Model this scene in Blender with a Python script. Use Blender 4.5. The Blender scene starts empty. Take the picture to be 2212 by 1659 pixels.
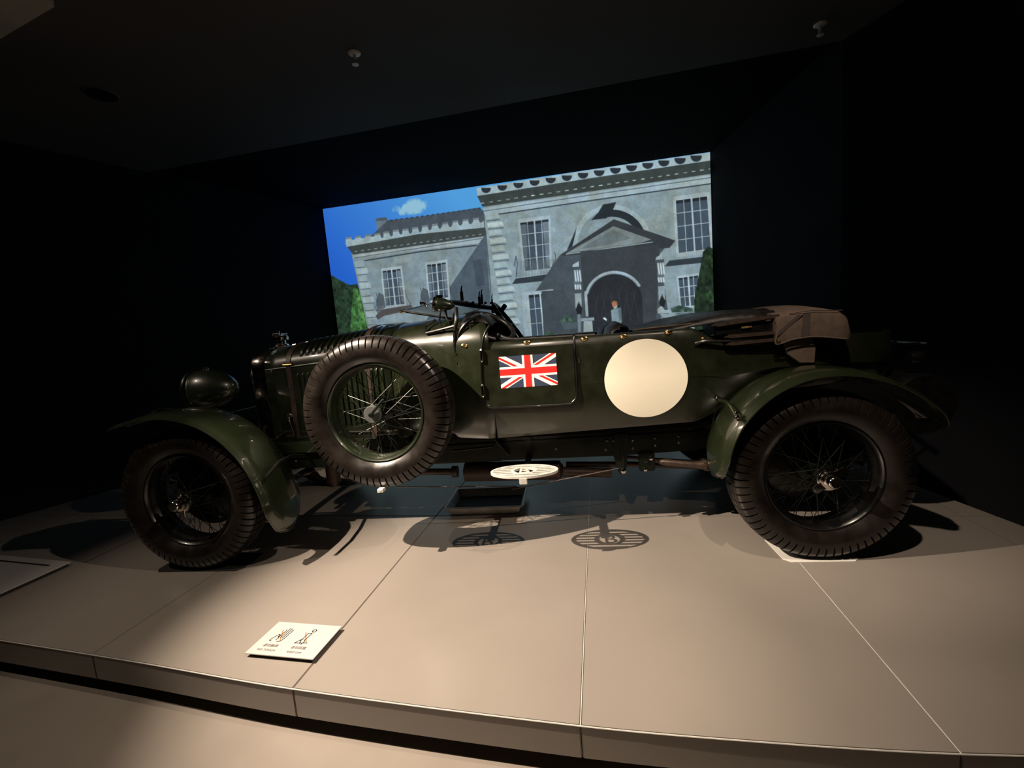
import bpy, bmesh, math, random
import numpy as np
from math import sin, cos, pi, radians
from mathutils import Vector, Matrix

SC = bpy.context.scene
COL = SC.collection
random.seed(3)

# ---------------------------------------------------------------- camera
cam_d = bpy.data.cameras.new('camera'); cam = bpy.data.objects.new('camera', cam_d); COL.objects.link(cam)
cam_d.sensor_fit = 'HORIZONTAL'; cam_d.sensor_width = 36.0; cam_d.lens = 971.8 / 2212 * 36.0
cam_d.clip_start = 0.05; cam_d.clip_end = 60
def cam_axes(yaw, pitch, roll):
    f = Vector((-sin(yaw), cos(yaw), 0)); r = Vector((cos(yaw), sin(yaw), 0)); u = Vector((0, 0, 1))
    f2 = f * cos(pitch) - u * sin(pitch); u2 = u * cos(pitch) + f * sin(pitch)
    return r * cos(roll) + u2 * sin(roll), u2 * cos(roll) - r * sin(roll), f2
cr, cu, cf = cam_axes(0.1216, 0.1194, -0.08)
cam.matrix_world = Matrix(((cr.x, cu.x, -cf.x, 2.136), (cr.y, cu.y, -cf.y, -2.1865), (cr.z, cu.z, -cf.z, 1.2089), (0, 0, 0, 1)))
SC.camera = cam

# ---------------------------------------------------------------- world, exposure
w = bpy.data.worlds.new('world'); SC.world = w; w.use_nodes = True
w.node_tree.nodes['Background'].inputs[0].default_value = (0.5, 0.45, 0.42, 1)
w.node_tree.nodes['Background'].inputs[1].default_value = 0.012
SC.view_settings.view_transform = 'Standard'; SC.view_settings.look = 'None'
SC.view_settings.gamma = 1; SC.view_settings.exposure = 0.0; SC.view_settings.use_curve_mapping = False
SC.cycles.max_bounces = 8

# ---------------------------------------------------------------- lamps on the gallery's ceiling track, plus one added fill spot
WARM = (1.0, 0.82, 0.64)
def spot(name, p, aim, watt, ang, blend=0.6, rad=0.035, color=WARM):
    d = bpy.data.lights.new(name, 'SPOT'); d.energy = watt; d.spot_size = radians(ang); d.spot_blend = blend
    d.shadow_soft_size = rad; d.color = color
    o = bpy.data.objects.new(name, d); COL.objects.link(o); o.location = p
    o.rotation_euler = (Vector(aim) - Vector(p)).to_track_quat('-Z', 'Y').to_euler()
    return o
spot('spot_light', (-0.36, -0.98, 2.98), (1.75, -0.2, 0.1), 1700, 51, 0.85, 0.015)
spot('spot_light', (3.28, -1.0, 2.98), (1.15, -0.45, 0.1), 210, 60, 0.6, 0.02)
spot('spot_light', (-1.55, -1.0, 2.98), (0.25, -0.05, 0.6), 130, 56, 0.8, 0.02)
spot('spot_light', (2.70, -1.15, 2.98), (3.36, 0.12, 0.85), 230, 42, 0.8, 0.03)
spot('spot_light', (1.75, -2.7, 2.98), (2.34, 0.2, 0.94), 150, 21, 1.0, 0.03)  # added fill spot, brightens the roundel and door

# ---------------------------------------------------------------- materials
def mat(name, col, rough=0.5, metal=0.0, coat=0.0, coat_rough=0.03, spec=0.5, noise=None, bump=None, emit=None, alpha=None, trans=0.0):
    m = bpy.data.materials.new(name); m.use_nodes = True
    nt = m.node_tree; b = nt.nodes['Principled BSDF']
    b.inputs['Base Color'].default_value = (*col, 1); b.inputs['Roughness'].default_value = rough
    b.inputs['Metallic'].default_value = metal; b.inputs['Coat Weight'].default_value = coat
    b.inputs['Coat Roughness'].default_value = coat_rough; b.inputs['Specular IOR Level'].default_value = spec
    b.inputs['Transmission Weight'].default_value = trans
    if trans: b.inputs['IOR'].default_value = 1.12
    tc = nt.nodes.new('ShaderNodeTexCoord')
    if noise:                                   # (scale, colour factor low, high, roughness spread)
        n = nt.nodes.new('ShaderNodeTexNoise'); n.inputs['Scale'].default_value = noise[0]; n.inputs['Detail'].default_value = 6
        nt.links.new(tc.outputs['Object'], n.inputs['Vector'])
        r = nt.nodes.new('ShaderNodeMapRange'); r.inputs[1].default_value = 0.3; r.inputs[2].default_value = 0.7
        r.inputs[3].default_value = noise[1]; r.inputs[4].default_value = noise[2]
        nt.links.new(n.outputs['Fac'], r.inputs[0])
        mx = nt.nodes.new('ShaderNodeVectorMath'); mx.operation = 'SCALE'; mx.inputs[0].default_value = col
        nt.links.new(r.outputs[0], mx.inputs['Scale']); nt.links.new(mx.outputs[0], b.inputs['Base Color'])
        r2 = nt.nodes.new('ShaderNodeMapRange'); r2.inputs[1].default_value = 0.3; r2.inputs[2].default_value = 0.7
        r2.inputs[3].default_value = max(0.02, rough - noise[3]); r2.inputs[4].default_value = rough + noise[3]
        nt.links.new(n.outputs['Fac'], r2.inputs[0]); nt.links.new(r2.outputs[0], b.inputs['Roughness'])
    if bump:                                    # (scale, strength, distance)
        n = nt.nodes.new('ShaderNodeTexNoise'); n.inputs['Scale'].default_value = bump[0]; n.inputs['Detail'].default_value = 4
        nt.links.new(tc.outputs['Object'], n.inputs['Vector'])
        bp = nt.nodes.new('ShaderNodeBump'); bp.inputs['Strength'].default_value = bump[1]; bp.inputs['Distance'].default_value = bump[2]
        nt.links.new(n.outputs['Fac'], bp.inputs['Height']); nt.links.new(bp.outputs[0], b.inputs['Normal'])
    return m
M = dict(
 paint=mat('green gloss paint', (0.0065, 0.0105, 0.0035), 0.35, coat=1.0, noise=(9, 0.8, 1.15, 0.04)),
 guard=mat('mudguard green paint', (0.0105, 0.0150, 0.0060), 0.3, coat=1.0, noise=(9, 0.85, 1.1, 0.04)),
 cloth_paint=mat('green fabric body', (0.0075, 0.0095, 0.0038), 0.34, coat=0.85, coat_rough=0.17, noise=(14, 0.8, 1.2, 0.06), bump=(900, 0.12, 0.0006)),
 scuttle_paint=mat('green lacquered scuttle', (0.009, 0.0125, 0.0042), 0.33, coat=0.9, coat_rough=0.13, noise=(14, 0.85, 1.15, 0.05), bump=(60, 0.05, 0.0006)),
 black=mat('black enamel', (0.003, 0.003, 0.003), 0.3, coat=0.3, noise=(20, 0.7, 1.3, 0.05)),
 frame=mat('chassis green', (0.003, 0.0048, 0.0027), 0.35, coat=0.1, spec=0.25, noise=(12, 0.7, 1.2, 0.05)),
 leather=mat('black leather', (0.010, 0.009, 0.009), 0.4, noise=(30, 0.7, 1.3, 0.08), bump=(240, 0.3, 0.001)),
 rubber=mat('tyre rubber', (0.0095, 0.0072, 0.006), 0.28, noise=(14, 0.7, 1.25, 0.08), bump=(160, 0.15, 0.0006)),
 chrome=mat('nickel plate', (0.75, 0.70, 0.66), 0.12, metal=1, noise=(30, 0.9, 1.05, 0.04)),
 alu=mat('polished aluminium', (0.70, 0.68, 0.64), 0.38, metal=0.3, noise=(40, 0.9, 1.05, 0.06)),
 brass=mat('brass', (0.75, 0.5, 0.2), 0.25, metal=1, noise=(60, 0.9, 1.1, 0.05)),
 bronze=mat('dark bronze strip', (0.07, 0.05, 0.04), 0.3, metal=0.5, noise=(40, 0.8, 1.1, 0.06)),
 rust=mat('brown exhaust', (0.055, 0.035, 0.028), 0.5, metal=0.4, noise=(25, 0.6, 1.3, 0.1)),
 strap=mat('brown leather strap', (0.030, 0.018, 0.013), 0.5, noise=(50, 0.7, 1.2, 0.1), bump=(300, 0.3, 0.001)),
 canvas=mat('brown hood canvas', (0.075, 0.050, 0.037), 0.75, noise=(25, 0.75, 1.15, 0.08), bump=(500, 0.4, 0.001)),
 canvas_d=mat('dark hood brown', (0.035, 0.025, 0.021), 0.8, noise=(25, 0.75, 1.15, 0.08), bump=(500, 0.4, 0.001)),
 cream=mat('cream paint', (0.90, 0.85, 0.70), 0.45, noise=(6, 0.98, 1.01, 0.03)),
 white=mat('white paint', (0.90, 0.88, 0.80), 0.45, noise=(6, 0.97, 1.01, 0.03)),
 red=mat('red paint', (0.72, 0.018, 0.016), 0.45, noise=(6, 0.96, 1.02, 0.03)),
 navy=mat('navy paint', (0.030, 0.045, 0.085), 0.45, noise=(6, 0.95, 1.03, 0.03)),
 glass=mat('glass', (0.8, 0.85, 0.85), 0.03, trans=1.0, noise=(3, 0.98, 1.02, 0.01)),
 tinted=mat('mottled folded windscreen glass', (0.5, 0.52, 0.5), 0.1, trans=0.9, noise=(3, 0.9, 1.05, 0.03)),
 slab=mat('beige coated platform panel', (0.208, 0.184, 0.163), 0.33, spec=0.55, noise=(2.2, 0.96, 1.04, 0.025), bump=(700, 0.05, 0.0003)),
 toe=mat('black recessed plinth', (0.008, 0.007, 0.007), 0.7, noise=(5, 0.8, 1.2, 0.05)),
 floor=mat('gallery floor', (0.205, 0.177, 0.152), 0.45, noise=(3, 0.93, 1.05, 0.04)),
 wall=mat('black wall paint', (0.009, 0.010, 0.013), 0.85, spec=0.2, noise=(2, 0.85, 1.15, 0.05)),
 soffit=mat('black velvet soffit', (0.0015, 0.0015, 0.0018), 0.95, noise=(2, 0.85, 1.15, 0.02), spec=0.1),
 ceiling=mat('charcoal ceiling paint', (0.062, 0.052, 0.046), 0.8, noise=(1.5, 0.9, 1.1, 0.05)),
 ceiling_l=mat('pale ceiling panel', (0.42, 0.36, 0.30), 0.8, noise=(4, 0.8, 1.1, 0.05)),
 sign=mat('white acrylic sign', (0.37, 0.355, 0.345), 0.4, noise=(5, 0.98, 1.01, 0.03)),
 ink=mat('dark print', (0.008, 0.007, 0.007), 0.6, noise=(30, 0.9, 1.1, 0.03)),
 ink_g=mat('grey print', (0.09, 0.075, 0.07), 0.6, noise=(30, 0.9, 1.1, 0.03)),
 ink_o=mat('orange print', (0.36, 0.13, 0.035), 0.6, noise=(30, 0.95, 1.05, 0.03)),
 tray=mat('grey steel tray', (0.72, 0.67, 0.62), 0.4, metal=0.1, noise=(18, 0.8, 1.1, 0.07)),
 oil=mat('oily tray bottom', (0.05, 0.032, 0.022), 0.7, spec=0.2, noise=(12, 0.6, 1.4, 0.08)),
 grey=mat('grey painted disc', (0.07, 0.075, 0.072), 0.4, noise=(20, 0.85, 1.1, 0.05)),
 acryl=mat('clear wheel pad', (0.62, 0.60, 0.56), 0.25, noise=(8, 0.95, 1.05, 0.04)),
 interior=mat('dark interior trim', (0.003, 0.003, 0.003), 0.8, spec=0.06, noise=(10, 0.7, 1.3, 0.06)),
)

# ---------------------------------------------------------------- mesh helpers
def wloc(o):
    v = Vector((0, 0, 0))
    while o is not None: v = v + o.location; o = o.parent
    return v
class MB:
    def __init__(s): s.v = []; s.f = []; s.m = []; s.cur = 0
    def add(s, vs, fs):
        n = len(s.v); s.v += [tuple(map(float, q)) for q in vs]
        for f in fs: s.f.append([i + n for i in f]); s.m.append(s.cur)
        return s
    def box(s, a, b, rot=None, piv=None):
        vs = [Vector((x, y, z)) for z in (a[2], b[2]) for y in (a[1], b[1]) for x in (a[0], b[0])]
        if rot is not None:
            p = Vector(piv) if piv is not None else (Vector(a) + Vector(b)) / 2
            vs = [p + rot @ (q - p) for q in vs]
        return s.add(vs, [(0, 2, 3, 1), (4, 5, 7, 6), (0, 1, 5, 4), (2, 6, 7, 3), (0, 4, 6, 2), (1, 3, 7, 5)])
    def tube(s, path, r, seg=10, cap=True, closed=False):
        P = [Vector(p) for p in path]; n = len(P); rr = r if isinstance(r, (list, tuple)) else [r] * n
        base = len(s.v); vs = []; up = None
        for i, p in enumerate(P):
            if closed: t = (P[(i + 1) % n] - P[i - 1]).normalized()
            else: t = (P[min(i + 1, n - 1)] - P[max(i - 1, 0)]).normalized()
            if up is None: up = Vector((0, 0, 1)) if abs(t.z) < 0.9 else Vector((0, 1, 0))
            a = t.cross(up)
            if a.length < 1e-5: a = t.cross(Vector((1, 0, 0)))
            a.normalize(); b = a.cross(t).normalized(); up = b
            for k in range(seg):
                q = 2 * pi * k / seg; vs.append(p + (a * cos(q) + b * sin(q)) * rr[i])
        fs = []
        m = n if closed else n - 1
        for i in range(m):
            for k in range(seg):
                j = (i + 1) % n
                fs.append((i * seg + k, i * seg + (k + 1) % seg, j * seg + (k + 1) % seg, j * seg + k))
        if cap and not closed:
            fs.append(tuple(range(seg))[::-1]); fs.append(tuple((n - 1) * seg + k for k in range(seg)))
        return s.add(vs, fs)
    def lathe(s, prof, axis='y', c=(0, 0, 0), seg=32, closed=False, wob=None):
        # prof: list of (radius, along)
        vs = []; n = len(prof)
        for k in range(seg):
            a = 2 * pi * k / seg
            for i, (r, h) in enumerate(prof):
                if wob: r = r + wob(k, i)
                ca, sa = r * cos(a), r * sin(a)
                p = (ca, h, sa) if axis == 'y' else ((h, ca, sa) if axis == 'x' else (ca, sa, h))
                vs.append((p[0] + c[0], p[1] + c[1], p[2] + c[2]))
        fs = []
        for k in range(seg):
            k2 = (k + 1) % seg
            for i in range(n if closed else n - 1):
                j = (i + 1) % n
                fs.append((k * n + i, k * n + j, k2 * n + j, k2 * n + i))
        return s.add(vs, fs)
    def loft(s, secs, closed_sec=False, cap=False, closed=False):
        n = len(secs[0]); vs = [p for q in secs for p in q]; fs = []
        S = len(secs)
        for i in range(S if closed else S - 1):
            i2 = (i + 1) % S
            for k in range(n if closed_sec else n - 1):
                k2 = (k + 1) % n
                fs.append((i * n + k, i * n + k2, i2 * n + k2, i2 * n + k))
        if cap: fs.append(tuple(range(n))[::-1]); fs.append(tuple((S - 1) * n + k for k in range(n)))
        return s.add(vs, fs)
    def prism(s, poly, lo, hi, axis='y'):
        # poly of (a,b); axis y -> (a,y,b); z -> (a,b,z); x -> (x,a,b)
        def P(a, b, h): return (a, h, b) if axis == 'y' else ((a, b, h) if axis == 'z' else (h, a, b))
        n = len(poly); vs = [P(a, b, lo) for a, b in poly] + [P(a, b, hi) for a, b in poly]
        fs = [tuple(range(n))[::-1], tuple(range(n, 2 * n))] + [(k, (k + 1) % n, n + (k + 1) % n, n + k) for k in range(n)]
        return s.add(vs, fs)
    def build(s, name, mats, parent=None, smooth=True, bevel=0, solid=0, angle=40, origin=None, subd=0):
        if not isinstance(mats, (list, tuple)): mats = [mats]
        base = wloc(parent) if parent is not None else Vector((0, 0, 0))
        org = Vector(origin) if origin is not None else base
        me = bpy.data.meshes.new(name)
        me.from_pydata([(v[0] - org.x, v[1] - org.y, v[2] - org.z) for v in s.v], [], s.f)
        for m in mats: me.materials.append(m if not isinstance(m, str) else M[m])
        me.polygons.foreach_set('material_index', s.m)
        bm = bmesh.new(); bm.from_mesh(me)
        bmesh.ops.recalc_face_normals(bm, faces=bm.faces)
        if bevel:
            es = [e for e in bm.edges if len(e.link_faces) == 2 and e.calc_face_angle(0) > radians(35)]
            bmesh.ops.bevel(bm, geom=es, offset=bevel, segments=2, affect='EDGES', clamp_overlap=True)
        bm.to_mesh(me); bm.free()
        if smooth:
            me.polygons.foreach_set('use_smooth', [True] * len(me.polygons))
            me.set_sharp_from_angle(angle=radians(angle))
        me.update()
        o = bpy.data.objects.new(name, me); COL.objects.link(o)
        o.location = org - base
        if parent is not None: o.parent = parent
        if solid:
            md = o.modifiers.new('thickness', 'SOLIDIFY'); md.thickness = solid; md.offset = 0
        if subd:
            md = o.modifiers.new('sub', 'SUBSURF'); md.levels = md.render_levels = subd
        return o
def empty(name, loc, parent=None):
    o = bpy.data.objects.new(name, None); COL.objects.link(o); o.empty_display_size = 0.1
    o.location = Vector(loc) - (wloc(parent) if parent else Vector((0, 0, 0)))
    if parent: o.parent = parent
    return o
def tag(o, label, cat, group=None):
    o['label'] = label; o['category'] = cat
    if group: o['group'] = group
    return o
def struct(o): o['kind'] = 'structure'; return o
def copy(o, parent, loc=None, rot=None):
    c = o.copy(); COL.objects.link(c); c.parent = parent
    if loc is not None: c.location = loc
    if rot is not None: c.rotation_euler = rot
    return c
def interp(x, xs, ys): return float(np.interp(x, xs, ys))
def smooth_path(pts, n=6, closed=False):
    P = [Vector(p) for p in pts]; out = []; N = len(P)
    for i in range(N if closed else N - 1):
        p1, p2 = P[i], P[(i + 1) % N]
        p0 = P[i - 1] if (i > 0 or closed) else p1; p3 = P[(i + 2) % N] if (i + 2 < N or closed) else p2
        for k in range(n):
            t = k / n
            out.append(0.5 * ((2 * p1) + (p2 - p0) * t + (2 * p0 - 5 * p1 + 4 * p2 - p3) * t * t + (3 * p1 - p0 - 3 * p2 + p3) * t ** 3))
    if not closed: out.append(P[-1])
    return out

# ================================================================ the room
ZC, ZS = 3.087, 3.112                      # ceiling and black soffit heights above the platform top
ZF = -0.175                                # gallery floor
A0, A1, A2 = (-1.111, 4.116), (-1.94, 2.18), (-3.9, -2.3)       # left wall: screen corner, ceiling edge, towards visitors
B0, B1, B2 = (4.0, 3.706), (4.27, 1.6), (6.0, -2.3)
BACK = 6.5
struct(MB().box((-7, -5.5, ZF - 0.1), (9, 6.6, ZF)).build('floor', 'floor', smooth=False))
ce = MB(); ce.prism([(-7, -5.5), (9, -5.5), (9, 1.141), (B1[0], B1[1]), (A1[0], A1[1]), (-7, 2.67)], ZC, ZC + 0.4, 'z')
struct(ce.build('ceiling', 'ceiling', smooth=False))
sf = MB(); sf.prism([(-7, 2.66), (A1[0], A1[1] - 0.01), (B1[0], B1[1] - 0.01), (9, 1.13), (9, 6.6), (-7, 6.6)], ZS, ZS + 0.3, 'z')
struct(sf.build('trim_1', 'soffit', smooth=False))
def wallseg(name, pts, t, m='wall', z1=3.2):
    b = MB()
    for (p, q) in zip(pts[:-1], pts[1:]):
        d = (Vector(q) - Vector(p)).normalized(); n = Vector((-d.y, d.x)) * t
        b.prism([p, q, (q[0] + n.x, q[1] + n.y), (p[0] + n.x, p[1] + n.y)], ZF, z1, 'z')
    return struct(b.build(name, m, smooth=False))
wallseg('wall_left', [A0, A1, A2, (-6.5, -4.6)], -0.15 * -1 if False else -0.15)
wallseg('wall_right', [(7.6, -4.6), B2, B1, B0], -0.15)
wallseg('wall_back', [B0, A0], -0.15, 'wall')
wallseg('wall_front', [(-6.5, -4.6), (7.6, -4.6)], -0.15)
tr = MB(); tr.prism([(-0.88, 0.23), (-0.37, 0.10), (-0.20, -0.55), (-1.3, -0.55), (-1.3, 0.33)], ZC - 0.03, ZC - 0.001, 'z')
struct(tr.build('trim_2', 'ceiling_l', smooth=False))  # small panel in a paler tone than the ceiling around it

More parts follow.
